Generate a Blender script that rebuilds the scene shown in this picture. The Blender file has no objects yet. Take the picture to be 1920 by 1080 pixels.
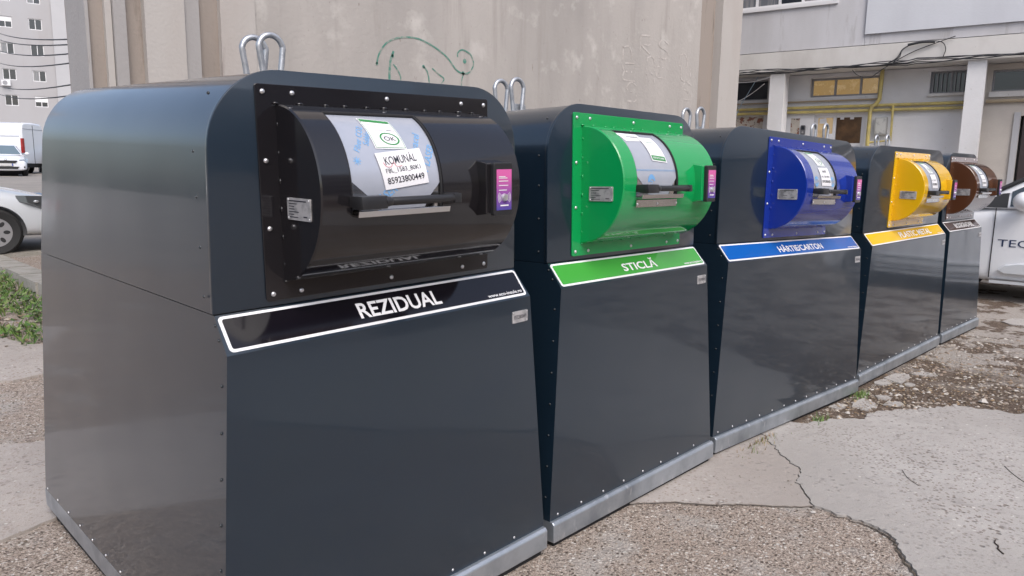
import bpy, bmesh, math, random
from mathutils import Vector, Matrix, noise
C = bpy.context.scene.collection
R = math.radians
random.seed(7)

# ---------------------------------------------------------------- camera, sky, sun, exposure
CAMPOS = Vector((-0.7418, -1.7751, 1.5085))
cr = Vector((0.699283, -0.714691, 0.014833)); cu_ = Vector((0.101708, 0.120011, 0.987549)); cf = Vector((0.707572, 0.689068, -0.156611))
cam = bpy.data.cameras.new('camera'); camo = bpy.data.objects.new('camera', cam); C.objects.link(camo)
cam.sensor_width = 36; cam.lens = 1373.32 * 36 / 1920; cam.clip_start = 0.05; cam.clip_end = 2000
mw = Matrix((cr, cu_, -cf)).transposed().to_4x4(); mw.translation = CAMPOS
camo.matrix_world = mw
sc = bpy.context.scene; sc.camera = camo
w = bpy.data.worlds.new('World'); sc.world = w; w.use_nodes = True
nt = w.node_tree; nt.nodes.clear()
sky = nt.nodes.new('ShaderNodeTexSky'); sky.sky_type = 'NISHITA'; sky.sun_disc = False
SUN_EL, SUN_AZ = R(50), R(205)
sky.sun_elevation = SUN_EL; sky.sun_rotation = SUN_AZ; sky.dust_density = 4; sky.ozone_density = 1.5
hs = nt.nodes.new('ShaderNodeHueSaturation'); hs.inputs['Saturation'].default_value = 0.85
bg = nt.nodes.new('ShaderNodeBackground'); bg.inputs['Strength'].default_value = 0.13
wo = nt.nodes.new('ShaderNodeOutputWorld')
nt.links.new(sky.outputs[0], hs.inputs['Color']); nt.links.new(hs.outputs[0], bg.inputs[0]); nt.links.new(bg.outputs[0], wo.inputs[0])
sl = bpy.data.lights.new('sun', 'SUN'); sl.energy = 0.75; sl.angle = R(35); sl.color = (1, 0.985, 0.97)
so = bpy.data.objects.new('sun', sl); C.objects.link(so)
so.rotation_euler = Vector((-math.sin(SUN_AZ) * math.cos(SUN_EL), -math.cos(SUN_AZ) * math.cos(SUN_EL), -math.sin(SUN_EL))).to_track_quat('-Z', 'Y').to_euler()
so.location = (0, -5, 20)
sc.view_settings.view_transform = 'Standard'; sc.view_settings.look = 'None'
sc.view_settings.exposure = 0.84; sc.view_settings.gamma = 1

# ---------------------------------------------------------------- materials
def mat(name, col, rough=0.5, metal=0.0, coat=0.0, var=None, bump=None, emit=None, spec=0.5, wave=None, coatr=.08, smudge=0):
    """var=(scale, darker factor colour, lo, hi, stretch z), bump=(scale, strength, distance)"""
    m = bpy.data.materials.new(name); m.use_nodes = True
    n = m.node_tree.nodes; l = m.node_tree.links; b = n['Principled BSDF']
    b.inputs['Base Color'].default_value = (*col, 1); b.inputs['Roughness'].default_value = rough; b.inputs['Metallic'].default_value = metal
    b.inputs['Coat Weight'].default_value = coat; b.inputs['Coat Roughness'].default_value = coatr
    b.inputs['Specular IOR Level'].default_value = spec
    if emit: b.inputs['Emission Color'].default_value = (*emit[0], 1); b.inputs['Emission Strength'].default_value = emit[1]
    tc = n.new('ShaderNodeTexCoord')
    last = None
    if var:
        vs = var if isinstance(var, list) else [var]
        last = None
        for (s, c2, lo, hi, st) in vs:
            mp = n.new('ShaderNodeMapping'); mp.inputs['Scale'].default_value = st if isinstance(st, tuple) else (1, 1, st)
            l.new(tc.outputs['Object'], mp.inputs['Vector'])
            t = n.new('ShaderNodeTexNoise'); t.inputs['Scale'].default_value = s; t.inputs['Detail'].default_value = 6; t.inputs['Roughness'].default_value = .6
            l.new(mp.outputs[0], t.inputs['Vector'])
            r = n.new('ShaderNodeMapRange'); r.inputs['From Min'].default_value = lo; r.inputs['From Max'].default_value = hi
            l.new(t.outputs[0], r.inputs[0])
            x = n.new('ShaderNodeMix'); x.data_type = 'RGBA'
            l.new(r.outputs[0], x.inputs[0]); x.inputs[7].default_value = (*c2, 1)
            if last: l.new(last, x.inputs[6])
            else: x.inputs[6].default_value = (*col, 1)
            last = x.outputs[2]
        l.new(last, b.inputs['Base Color'])
    if smudge:
        t = n.new('ShaderNodeTexNoise'); t.inputs['Scale'].default_value = 5; t.inputs['Detail'].default_value = 8; t.inputs['Roughness'].default_value = .65
        mp = n.new('ShaderNodeMapping'); mp.inputs['Scale'].default_value = (1, 1, .45); l.new(tc.outputs['Object'], mp.inputs[0]); l.new(mp.outputs[0], t.inputs['Vector'])
        r = n.new('ShaderNodeMapRange'); r.inputs[1].default_value = .45; r.inputs[2].default_value = .72; r.inputs[3].default_value = coatr; r.inputs[4].default_value = coatr + .13
        l.new(t.outputs[0], r.inputs[0]); l.new(r.outputs[0], b.inputs['Coat Roughness'])
    nrm = None
    for bp in [q for q in (bump, wave) if q]:
        t = n.new('ShaderNodeTexNoise'); t.inputs['Scale'].default_value = bp[0]; t.inputs['Detail'].default_value = 4 if bp is bump else 1
        l.new(tc.outputs['Object'], t.inputs['Vector'])
        bu = n.new('ShaderNodeBump'); bu.inputs['Strength'].default_value = bp[1]; bu.inputs['Distance'].default_value = bp[2]
        l.new(t.outputs[0], bu.inputs['Height'])
        if nrm: l.new(nrm, bu.inputs['Normal'])
        nrm = bu.outputs[0]
    if nrm: l.new(nrm, b.inputs['Normal'])
    return m

M = {}
M['paint'] = mat('anthracite_paint', (0.0075, 0.0175, 0.031), 0.3, coat=.8, var=(3, (0.009, 0.019, 0.031), .4, .7, 1), wave=(1.5, 0.75, 0.022), bump=(900, .03, .001), coatr=.05, smudge=1)
def gloss(name, c): return mat(name, c, 0.13, coat=.4, wave=(3, .25, .008))
M['black'] = gloss('black_gloss_paint', (0.012, 0.011, 0.013))
M['green'] = gloss('green_gloss_paint', (0.004, 0.30, 0.08))
M['blue'] = gloss('blue_gloss_paint', (0.008, 0.03, 0.27))
M['yellow'] = gloss('yellow_gloss_paint', (0.72, 0.42, 0.008))
M['brown'] = gloss('brown_gloss_paint', (0.09, 0.035, 0.017))
M['galv'] = mat('galvanised_steel', (0.42, 0.455, 0.50), 0.36, .7, var=[(6, (0.27, 0.30, 0.34), .4, .68, 1), (23, (0.55, 0.57, 0.6), .58, .72, (1, 1, .4))], bump=(25, .06, .003))
M['loop'] = mat('galvanised_loop', (0.5, 0.52, 0.55), 0.4, .7, var=(30, (0.33, 0.35, 0.38), .45, .7, 1))
M['steel'] = mat('stainless_steel', (0.62, 0.6, 0.58), 0.14, 1)
M['plate'] = mat('aluminium_plate', (0.48, 0.47, 0.48), 0.4, .35, var=(40, (0.3, 0.3, 0.31), .45, .65, 1))
M['film'] = mat('protective_film', (0.40, 0.43, 0.50), 0.22, .25, wave=(9, .2, .004), var=(6, (0.45, 0.47, 0.54), .4, .65, 1))
M['white'] = mat('white_print', (0.78, 0.78, 0.8), .4)
M['paper'] = mat('white_paper', (0.74, 0.74, 0.77), .6, bump=(14, .1, .004))
M['ink'] = mat('dark_ink', (0.02, 0.02, 0.03), .5)
M['film_ink'] = mat('blue_film_print', (0.16, 0.36, 0.64), .4)
M['green_ink'] = mat('green_ink', (0.03, 0.24, 0.06), .5)
M['red_ink'] = mat('red_pen', (0.6, 0.15, 0.18), .5)
M['rubber'] = mat('black_plastic', (0.018, 0.018, 0.02), .38)
M['rivet'] = mat('rivet_steel', (0.66, 0.66, 0.68), .3, .8)
M['dark_rivet'] = mat('dark_rivet', (0.03, 0.035, 0.04), .25)
M['gap'] = mat('dark_gap', (0.01, 0.01, 0.012), .8)
SIGN = {k: mat('sign_' + k, c, .1, wave=(5, .1, .004)) for k, c in dict(black=(0.006, 0.005, 0.008), green=(0.055, 0.33, 0.05), blue=(0.006, 0.10, 0.40), yellow=(0.75, 0.47, 0.02), brown=(0.055, 0.028, 0.022)).items()}

# gradient print of the card readers (pink at the top to indigo at the bottom, a printed colour)
def grad_mat():
    m = mat('reader_print', (1, 1, 1), .2)
    n = m.node_tree.nodes; l = m.node_tree.links
    tc = n.new('ShaderNodeTexCoord'); sp = n.new('ShaderNodeSeparateXYZ'); l.new(tc.outputs['Generated'], sp.inputs[0])
    r = n.new('ShaderNodeValToRGB'); e = r.color_ramp.elements
    e[0].color = (0.07, 0.06, 0.30, 1); e[1].color = (0.62, 0.12, 0.36, 1); e[1].position = .85
    k = e.new(.45); k.color = (0.28, 0.08, 0.33, 1)
    l.new(sp.outputs[2], r.inputs[0]); l.new(r.outputs[0], n['Principled BSDF'].inputs['Base Color'])
    return m
M['reader'] = grad_mat()

# ---------------------------------------------------------------- geometry helpers
def link(name, bm, m, parent=None, smooth=None, bevel=None):
    if bevel:
        bmesh.ops.bevel(bm, geom=[e for e in bm.edges if len(e.link_faces) == 2 and e.calc_face_angle(0) > .5], offset=bevel, segments=2, affect='EDGES', profile=.5)
    me = bpy.data.meshes.new(name); bm.to_mesh(me); bm.free()
    if m: me.materials.append(m)
    if smooth is not None:
        me.shade_smooth(); me.set_sharp_from_angle(angle=R(smooth))
    o = bpy.data.objects.new(name, me); C.objects.link(o)
    if parent: o.parent = parent
    return o
def tag(o, label=None, cat=None, group=None, kind=None):
    for k, v in (('label', label), ('category', cat), ('group', group), ('kind', kind)):
        if v: o[k] = v
    return o
def empty(name, label, cat, loc=(0, 0, 0), rz=0, group=None):
    o = bpy.data.objects.new(name, None); C.objects.link(o); o.empty_display_size = .2
    o.location = loc; o.rotation_euler = (0, 0, rz)
    return tag(o, label, cat, group)
def box(bm, x0, x1, y0, y1, z0, z1, mtx=None):
    vs = [bm.verts.new((x, y, z)) for x in (x0, x1) for y in (y0, y1) for z in (z0, z1)]
    f = [(0, 1, 3, 2), (4, 6, 7, 5), (0, 4, 5, 1), (2, 3, 7, 6), (0, 2, 6, 4), (1, 5, 7, 3)]
    for q in f: bm.faces.new([vs[i] for i in q])
    if mtx: bmesh.ops.transform(bm, matrix=mtx, verts=vs)
    return vs
def boxm(*a): bm = bmesh.new(); box(bm, *a); return bm
def prism(bm, pts, axis, a, b):
    """closed outline pts (2D) extruded along axis 0/1/2 from a to b"""
    def P(p, t): return (t, p[0], p[1]) if axis == 0 else (p[0], t, p[1]) if axis == 1 else (p[0], p[1], t)
    A = [bm.verts.new(P(p, a)) for p in pts]; B = [bm.verts.new(P(p, b)) for p in pts]
    fs = [bm.faces.new(A), bm.faces.new(B[::-1])]
    for i in range(len(pts)):
        j = (i + 1) % len(pts); fs.append(bm.faces.new((A[j], A[i], B[i], B[j])))
    bmesh.ops.recalc_face_normals(bm, faces=fs)
def cyl(bm, p, q, r, n=16, r2=None):
    p, q = Vector(p), Vector(q); d = (q - p); L = d.length
    mt = Matrix.Translation((p + q) / 2) @ d.to_track_quat('Z', 'Y').to_matrix().to_4x4()
    bmesh.ops.create_cone(bm, cap_ends=True, segments=n, radius1=r, radius2=r if r2 is None else r2, depth=L, matrix=mt)
def tube(bm, pts, r, n=8, closed=False):
    pts = [Vector(p) for p in pts]; rings = []; up = None
    for i, p in enumerate(pts):
        t = (pts[min(i + 1, len(pts) - 1)] - pts[max(i - 1, 0)]).normalized()
        if up is None: up = t.orthogonal().normalized()
        up = (up - t * up.dot(t)).normalized(); s = t.cross(up)
        rings.append([bm.verts.new(p + r * (math.cos(2 * math.pi * k / n) * up + math.sin(2 * math.pi * k / n) * s)) for k in range(n)])
    for a, b in zip(rings, rings[1:]):
        for k in range(n): bm.faces.new((a[k], a[(k + 1) % n], b[(k + 1) % n], b[k]))
    bm.faces.new(rings[0][::-1]); bm.faces.new(rings[-1])
def rrect(x0, x1, y0, y1, r, n=5):
    out = []
    for cx, cy, a0 in ((x1 - r, y1 - r, 0), (x0 + r, y1 - r, 90), (x0 + r, y0 + r, 180), (x1 - r, y0 + r, 270)):
        for k in range(n + 1):
            a = R(a0 + 90 * k / n); out.append((cx + r * math.cos(a), cy + r * math.sin(a)))
    return out
_tx = {}
def text2d(s, bold=0.0):
    """2D triangles of a text, scaled to the unit square; returns verts, faces, aspect"""
    if (s, bold) in _tx: return _tx[(s, bold)]
    cu = bpy.data.curves.new('t', 'FONT'); cu.body = s; cu.offset = bold; cu.resolution_u = 3
    o = bpy.data.objects.new('t', cu); C.objects.link(o)
    bpy.context.view_layer.update()
    me = o.evaluated_get(bpy.context.evaluated_depsgraph_get()).to_mesh()
    v = [(p.co.x, p.co.y) for p in me.vertices]; f = [tuple(p.vertices) for p in me.polygons]
    bpy.data.objects.remove(o); bpy.data.curves.remove(cu)
    x0 = min(p[0] for p in v); x1 = max(p[0] for p in v); y0 = min(p[1] for p in v); y1 = max(p[1] for p in v)
    v = [((p[0] - x0) / (x1 - x0), (p[1] - y0) / (y1 - y0)) for p in v]
    _tx[(s, bold)] = (v, f, (x1 - x0) / (y1 - y0)); return _tx[(s, bold)]
def add2d(bm, v, f, fn):
    vs = [bm.verts.new(fn(*p)) for p in v]
    for q in f:
        try: bm.faces.new([vs[i] for i in q])
        except ValueError: pass
def add_text(bm, s, fn, u0, u1, v0, v1, bold=0.0):
    v, f, a = text2d(s, bold)
    add2d(bm, [(u0 + p[0] * (u1 - u0), v0 + p[1] * (v1 - v0)) for p in v], f, fn)
def flat_poly(outline, cuts=8, holes=()):
    """2D polygon cut in strips along u and v so that it can be bent; returns verts, faces"""
    b = bmesh.new()
    b.faces.new([b.verts.new((p[0], p[1], 0)) for p in outline])
    if cuts:
        us = [p[0] for p in outline]; vs = [p[1] for p in outline]
        for ax, lo, hi in ((0, min(us), max(us)), (1, min(vs), max(vs))):
            for k in range(1, cuts):
                co = [0, 0, 0]; co[ax] = lo + (hi - lo) * k / cuts; no = [0, 0, 0]; no[ax] = 1
                bmesh.ops.bisect_plane(b, geom=b.verts[:] + b.edges[:] + b.faces[:], plane_co=co, plane_no=no)
    b.verts.index_update()
    v = [(p.co.x, p.co.y) for p in b.verts]; f = [[q.index for q in k.verts] for k in b.faces]; b.free(); return v, f
def ring2d(cx, cy, rx, ry, t, n=32):
    v = []; f = []
    for k in range(n):
        a = 2 * math.pi * k / n
        v += [(cx + rx * math.cos(a), cy + ry * math.sin(a)), (cx + (rx - t) * math.cos(a), cy + (ry - t * ry / rx) * math.sin(a))]
        j = (k + 1) % n; f.append((2 * k, 2 * j, 2 * j + 1, 2 * k + 1))
    return v, f
def stroke2d(pts, wd):
    v = []; f = []
    for i, p in enumerate(pts):
        a = Vector(pts[max(i - 1, 0)]); b = Vector(pts[min(i + 1, len(pts) - 1)]); d = (b - a)
        d = d.normalized() if d.length else Vector((1, 0)); ww = wd[i] if isinstance(wd, (list, tuple)) else wd
        v += [(p[0] - d.y * ww / 2, p[1] + d.x * ww / 2), (p[0] + d.y * ww / 2, p[1] - d.x * ww / 2)]
        if i: f.append((2 * i - 2, 2 * i - 1, 2 * i + 1, 2 * i))
    return v, f
def smooth_path(pts, n=6):
    out = []; P = [Vector(p) for p in pts]
    for i in range(len(P) - 1):
        a, b, c, d = P[max(i - 1, 0)], P[i], P[i + 1], P[min(i + 2, len(P) - 1)]
        for k in range(n):
            t = k / n
            out.append(.5 * ((2 * b) + (c - a) * t + (2 * a - 5 * b + 4 * c - d) * t * t + (3 * b - a - 3 * c + d) * t ** 3))
    out.append(P[-1]); return [tuple(q) for q in out]

# ---------------------------------------------------------------- ground
def lerp_tab(t, x):
    if x <= t[0][0]: return t[0][1]
    for (a, b), (c, d) in zip(t, t[1:]):
        if x <= c: return b + (d - b) * (x - a) / (c - a)
    return t[-1][1]
UND = [(-1.5, 0), (0, -.004), (1.3, .030), (2.65, .024), (4.6, -.018), (6.7, -.012), (8, -.009), (10, 0)]
RISE = [(3.5, 0), (10.5, .3), (37.5, .97), (93, 2.2), (300, 4)]
def H(x, y):
    f = max(0, min(1, (y + 1.2) / 1.0)) * max(0, min(1, (3.2 - y) / 1.0))
    return lerp_tab(UND, x) * f + lerp_tab(RISE, y)

def ground_material():
    m = bpy.data.materials.new('worn_aggregate_and_dirt'); m.use_nodes = True
    n = m.node_tree.nodes; l = m.node_tree.links; b = n['Principled BSDF']; b.inputs['Roughness'].default_value = .9
    b.inputs['Specular IOR Level'].default_value = .2
    tc = n.new('ShaderNodeTexCoord')
    def nz(s, d=5, r=.6):
        t = n.new('ShaderNodeTexNoise'); t.inputs['Scale'].default_value = s; t.inputs['Detail'].default_value = d; t.inputs['Roughness'].default_value = r
        l.new(tc.outputs['Object'], t.inputs['Vector']); return t
    def ramp(src, stops):
        r = n.new('ShaderNodeValToRGB'); e = r.color_ramp.elements
        while len(e) < len(stops): e.new(.5)
        for k, (p, c) in enumerate(stops): e[k].position = p; e[k].color = (*c, 1)
        l.new(src, r.inputs[0]); return r.outputs[0]
    def mix(fac, a, c):
        x = n.new('ShaderNodeMix'); x.data_type = 'RGBA'; l.new(fac, x.inputs[0])
        for k, s in ((6, a), (7, c)):
            if isinstance(s, tuple): x.inputs[k].default_value = (*s, 1)
            else: l.new(s, x.inputs[k])
        return x.outputs[2]
    v = n.new('ShaderNodeTexVoronoi'); v.inputs['Scale'].default_value = 82; l.new(tc.outputs['Object'], v.inputs['Vector'])
    sep = n.new('ShaderNodeSeparateColor'); l.new(v.outputs['Color'], sep.inputs[0])
    peb = ramp(sep.outputs[0], [(0, (.17, .135, .11)), (.22, (.36, .305, .26)), (.65, (.53, .455, .395)), (.9, (.64, .57, .51)), (1, (.8, .77, .73))])
    edge = ramp(v.outputs['Distance'], [(.25, (0, 0, 0)), (.75, (1, 1, 1))])
    agg = mix(edge, peb, (.42, .35, .30))
    fine = nz(160, 4)
    agg = mix(ramp(fine.outputs[0], [(.42, (1, 1, 1)), (.52, (0, 0, 0))]), agg, (.22, .175, .145))
    big = nz(2.2, 5)
    agg = mix(ramp(big.outputs[0], [(.52, (0, 0, 0)), (.66, (.7, .7, .7))]), agg, (.42, .40, .38))
    vk = n.new('ShaderNodeTexVoronoi'); vk.inputs['Scale'].default_value = 64; l.new(tc.outputs['Object'], vk.inputs['Vector'])
    sk = n.new('ShaderNodeSeparateColor'); l.new(vk.outputs['Color'], sk.inputs[0])
    def chips(lo, size, col_, base):
        a1 = n.new('ShaderNodeMapRange'); l.new(sk.outputs[1], a1.inputs[0]); a1.inputs[1].default_value = lo; a1.inputs[2].default_value = lo + .02
        a2 = n.new('ShaderNodeMapRange'); l.new(vk.outputs['Distance'], a2.inputs[0]); a2.inputs[1].default_value = size + .1; a2.inputs[2].default_value = size
        mm = n.new('ShaderNodeMath'); mm.operation = 'MULTIPLY'; l.new(a1.outputs[0], mm.inputs[0]); l.new(a2.outputs[0], mm.inputs[1]); return mix(mm.outputs[0], base, col_)
    agg = chips(.68, .34, (.12, .095, .08), agg); agg = chips(.95, .38, (.62, .58, .54), agg)
    # dirt: brown earth between x 3.2 and 6 along the front of the bins, breaking into worn concrete beyond
    sx = n.new('ShaderNodeSeparateXYZ'); l.new(tc.outputs['Object'], sx.inputs[0])
    w1 = nz(1.6, 4); ad = n.new('ShaderNodeMath'); ad.operation = 'MULTIPLY_ADD'; l.new(w1.outputs[0], ad.inputs[0]); ad.inputs[1].default_value = 2.4; l.new(sx.outputs[0], ad.inputs[2])
    dn = nz(45, 6, .7)
    dirt = ramp(dn.outputs[0], [(.3, (.06, .043, .033)), (.5, (.135, .10, .078)), (.66, (.22, .175, .14)), (.82, (.42, .38, .34))])
    pt = nz(1.9, 8, .68)
    cw = ramp(dn.outputs[0], [(.3, (.27, .24, .215)), (.5, (.38, .345, .315)), (.75, (.46, .43, .40))])
    worn = mix(ramp(pt.outputs[0], [(.50, (0, 0, 0)), (.535, (1, 1, 1))]), cw, dirt)
    mr = n.new('ShaderNodeMapRange'); l.new(ad.outputs[0], mr.inputs[0]); mr.inputs[1].default_value = 4.2; mr.inputs[2].default_value = 4.6
    mr2 = n.new('ShaderNodeMapRange'); l.new(ad.outputs[0], mr2.inputs[0]); mr2.inputs[1].default_value = 6.5; mr2.inputs[2].default_value = 7.1
    col = mix(mr.outputs[0], agg, dirt); col = mix(mr2.outputs[0], col, worn)
    l.new(col, b.inputs['Base Color'])
    bu = n.new('ShaderNodeBump'); bu.inputs['Strength'].default_value = .9; bu.inputs['Distance'].default_value = .008; bu.invert = True
    l.new(v.outputs['Distance'], bu.inputs['Height'])
    b2 = n.new('ShaderNodeBump'); b2.inputs['Strength'].default_value = .8; b2.inputs['Distance'].default_value = .012; l.new(fine.outputs[0], b2.inputs['Height']); l.new(bu.outputs[0], b2.inputs['Normal'])
    l.new(b2.outputs[0], b.inputs['Normal'])
    return m
def concrete_material(name, a, c, pit, sc_=1.0):
    m = bpy.data.materials.new(name); m.use_nodes = True
    n = m.node_tree.nodes; l = m.node_tree.links; b = n['Principled BSDF']; b.inputs['Roughness'].default_value = .85; b.inputs['Specular IOR Level'].default_value = .25
    tc = n.new('ShaderNodeTexCoord')
    def nz(s, d=5, r=.6):
        t = n.new('ShaderNodeTexNoise'); t.inputs['Scale'].default_value = s; t.inputs['Detail'].default_value = d; t.inputs['Roughness'].default_value = r
        l.new(tc.outputs['Object'], t.inputs['Vector']); return t
    def rng(src, lo, hi):
        r = n.new('ShaderNodeMapRange'); l.new(src, r.inputs[0]); r.inputs[1].default_value = lo; r.inputs[2].default_value = hi; return r.outputs[0]
    def mix(fac, p, q):
        x = n.new('ShaderNodeMix'); x.data_type = 'RGBA'; l.new(fac, x.inputs[0])
        for k, s in ((6, p), (7, q)):
            if isinstance(s, tuple): x.inputs[k].default_value = (*s, 1)
            else: l.new(s, x.inputs[k])
        return x.outputs[2]
    big = nz(1.7 * sc_, 7, .65); col = mix(rng(big.outputs[0], .38, .66), a, c)
    mid = nz(14, 5); col = mix(rng(mid.outputs[0], .56, .75), col, tuple(k * .78 for k in a))
    v = n.new('ShaderNodeTexVoronoi'); v.inputs['Scale'].default_value = 34; v.inputs['Randomness'].default_value = 1; l.new(tc.outputs['Object'], v.inputs['Vector'])
    sp = n.new('ShaderNodeSeparateColor'); l.new(v.outputs['Color'], sp.inputs[0])
    spot = n.new('ShaderNodeMath'); spot.operation = 'MULTIPLY'; l.new(rng(sp.outputs[0], .62, .66), spot.inputs[0]); l.new(rng(v.outputs['Distance'], .42, .2), spot.inputs[1])
    mask = n.new('ShaderNodeMath'); mask.operation = 'MULTIPLY'; l.new(spot.outputs[0], mask.inputs[0]); l.new(rng(nz(3.1, 3).outputs[0], .38, .6), mask.inputs[1])
    col = mix(mask.outputs[0], col, pit)
    spot2 = n.new('ShaderNodeMath'); spot2.operation = 'MULTIPLY'; l.new(rng(sp.outputs[1], .86, .88), spot2.inputs[0]); l.new(rng(v.outputs['Distance'], .3, .2), spot2.inputs[1])
    col = mix(spot2.outputs[0], col, (.55, .53, .5))
    vb = n.new('ShaderNodeTexVoronoi'); vb.inputs['Scale'].default_value = 58; l.new(tc.outputs['Object'], vb.inputs['Vector'])
    sb = n.new('ShaderNodeSeparateColor'); l.new(vb.outputs['Color'], sb.inputs[0])
    sm = n.new('ShaderNodeMath'); sm.operation = 'MULTIPLY'; l.new(rng(sb.outputs[2], .72, .76), sm.inputs[0]); l.new(rng(vb.outputs['Distance'], .45, .25), sm.inputs[1])
    col = mix(sm.outputs[0], col, tuple(k * 1.35 for k in pit))
    lo_ = nz(.55, 4); col = mix(rng(lo_.outputs[0], .45, .7), col, tuple(k * .91 for k in a))
    fine = nz(220, 3); col = mix(rng(fine.outputs[0], .5, .75), col, tuple(k * .72 for k in a))
    l.new(col, b.inputs['Base Color'])
    bu = n.new('ShaderNodeBump'); bu.inputs['Strength'].default_value = .7; bu.inputs['Distance'].default_value = -.006; l.new(mask.outputs[0], bu.inputs['Height'])
    b2 = n.new('ShaderNodeBump'); b2.inputs['Strength'].default_value = .5; b2.inputs['Distance'].default_value = .004; l.new(fine.outputs[0], b2.inputs['Height']); l.new(bu.outputs[0], b2.inputs['Normal'])
    b3 = n.new('ShaderNodeBump'); b3.inputs['Strength'].default_value = .4; b3.inputs['Distance'].default_value = .02; l.new(mid.outputs[0], b3.inputs['Height']); l.new(b2.outputs[0], b3.inputs['Normal'])
    l.new(b3.outputs[0], b.inputs['Normal'])
    return m
def axis_steps(lo, hi, dense0, dense1, d):
    v = [lo + (dense0 - lo) * (1 - (1 - k / 12) ** .4) for k in range(0)]
    out = []; x = dense0
    while x <= dense1: out.append(x); x += d
    s = d; x = dense1
    while x < hi: s *= 1.5; x = min(hi, x + s); out.append(x)
    s = d; x = dense0
    while x > lo: s *= 1.5; x = max(lo, x - s); out.insert(0, x)
    return out
def ground_sheet(name, xs, ys, dz, m, kind='structure'):
    bm = bmesh.new(); g = [[bm.verts.new((x, y, H(x, y) + dz)) for x in xs] for y in ys]
    for j in range(len(ys) - 1):
        for i in range(len(xs) - 1): bm.faces.new((g[j][i], g[j][i + 1], g[j + 1][i + 1], g[j + 1][i]))
    return tag(link(name, bm, m, smooth=180), kind=kind)
ground_sheet('ground', axis_steps(-500, 500, -3, 12, .25), axis_steps(-500, 500, -3, 12, .25), 0, ground_material())

def rough_line(pts, amp, step=.05, seed=0, closed=True):
    out = []
    for i in range(len(pts) - (0 if closed else 1)):
        a = Vector(pts[i]); b = Vector(pts[(i + 1) % len(pts)]); n = max(1, int((b - a).length / step)); d = b - a
        pr = Vector((-d.y, d.x)).normalized() if d.length else Vector((0, 0))
        for k in range(n):
            p = a + d * k / n
            q = noise.noise(Vector((p.x * 4, p.y * 4, seed))) * .55 + noise.noise(Vector((p.x * 14, p.y * 14, seed))) * .35 + noise.noise(Vector((p.x * 37, p.y * 37, seed))) * .25
            out.append(tuple(p + pr * amp * q))
    return out
def slab(name, pts, top, m, amp=.03, seed=0, step=.05, grid=.25, raw=False):
    ol = pts if raw else rough_line(pts, amp, step, seed)
    b = bmesh.new(); b.faces.new([b.verts.new((p[0], p[1], 0)) for p in ol])
    for ax in (0, 1):
        lo = min(p[ax] for p in ol); hi = max(p[ax] for p in ol); k = lo + grid
        while k < hi:
            co = [0, 0, 0]; co[ax] = k; no = [0, 0, 0]; no[ax] = 1
            bmesh.ops.bisect_plane(b, geom=b.verts[:] + b.edges[:] + b.faces[:], plane_co=co, plane_no=no); k += grid
    bmesh.ops.recalc_face_normals(b, faces=b.faces[:])
    if b.faces[:][0].normal.z < 0: bmesh.ops.reverse_faces(b, faces=b.faces[:])
    for v in b.verts: v.co.z = H(v.co.x, v.co.y) + top
    ed = [e for e in b.edges if len(e.link_faces) == 1]
    r = bmesh.ops.extrude_edge_only(b, edges=ed)
    for v in r['geom']:
        if isinstance(v, bmesh.types.BMVert): v.co.z -= top + .03
    return tag(link(name, b, m), kind='structure')
M['conc'] = concrete_material('worn_concrete', (.37, .348, .33), (.44, .418, .40), (.15, .125, .11))
M['conc2'] = concrete_material('pinkish_concrete', (.36, .325, .30), (.43, .395, .37), (.19, .15, .13))
crack = [(3.22, .06), (3.06, -.117), (2.97, -.19), (2.93, -.26), (2.858, -.318), (2.78, -.36), (2.66, -.40), (2.60, -.47), (2.555, -.509), (2.50, -.565), (2.498, -.65), (2.497, -.747), (2.446, -.896), (2.33, -1.0), (2.222, -1.083), (2.0, -1.35), (1.7, -1.6), (1.2, -2.3)]
cr_ = rough_line(crack, .07, .014, 3, closed=False) + [(1.2, -2.3)]
big_poly = [(p[0] + .005, p[1] - .001) for p in cr_] + [(1.2, -3.6), (6, -3.6), (5.8, -2.2)] + rough_line([(5.25, -1.5), (4.9, -.95), (4.74, -.6), (4.45, -.42), (4.171, -.284), (3.95, -.27), (3.806, -.152), (3.6, -.05), (3.516, .06)], .09, .02, 5, closed=False)
slab('concrete_slab', big_poly, .011, M['conc'], raw=True)
k = min(range(len(cr_)), key=lambda i: (Vector(cr_[i]) - Vector((2.5, -.565))).length)
slab('concrete_slab', [(p[0] - .005, p[1] + .001) for p in cr_[:k + 1]] + rough_line([(2.49, -.57), (2.40, -.50), (2.15, -.24), (1.905, .0), (1.72, .14), (1.6, .35)], .035, .02, 8, closed=False) + [(1.6, .5), (3.1, .5)], .009, M['conc2'], raw=True)
slab('concrete_slab', [(.22, 1.75), (-.2, 1.62), (-1.6, 1.35), (-2.5, 2.1), (-1.6, 3.0), (-.2, 2.95), (.22, 2.72), (.9, 2.5), (.9, 1.9)], .014, M['conc2'], .03, 11)
slab('concrete_slab', [(.85, 4.15), (.35, 4.05), (-.6, 4.6), (-1.2, 6.0), (.2, 6.2), (.52, 5.6), (.62, 5.0), (.85, 4.9)], .02, M['conc2'], .06, 13)
def ribbon(pts, wd, m, dz):
    v, f = stroke2d(pts, [wd * (1 + 1.3 * noise.noise(Vector((p[0] * 9, p[1] * 9, 2)))) for p in pts]); bm = bmesh.new()
    add2d(bm, v, f, lambda x, y: (x, y, H(x, y) + dz)); bmesh.ops.recalc_face_normals(bm, faces=bm.faces[:])
    if bm.faces[:][0].normal.z < 0: bmesh.ops.reverse_faces(bm, faces=bm.faces[:])
    return tag(link('joint_dirt', bm, m), kind='structure')
M['joint'] = mat('dark_joint_soil', (.045, .036, .03), .95, var=(40, (.10, .08, .06), .45, .6, 1), bump=(80, .6, .006))
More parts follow.
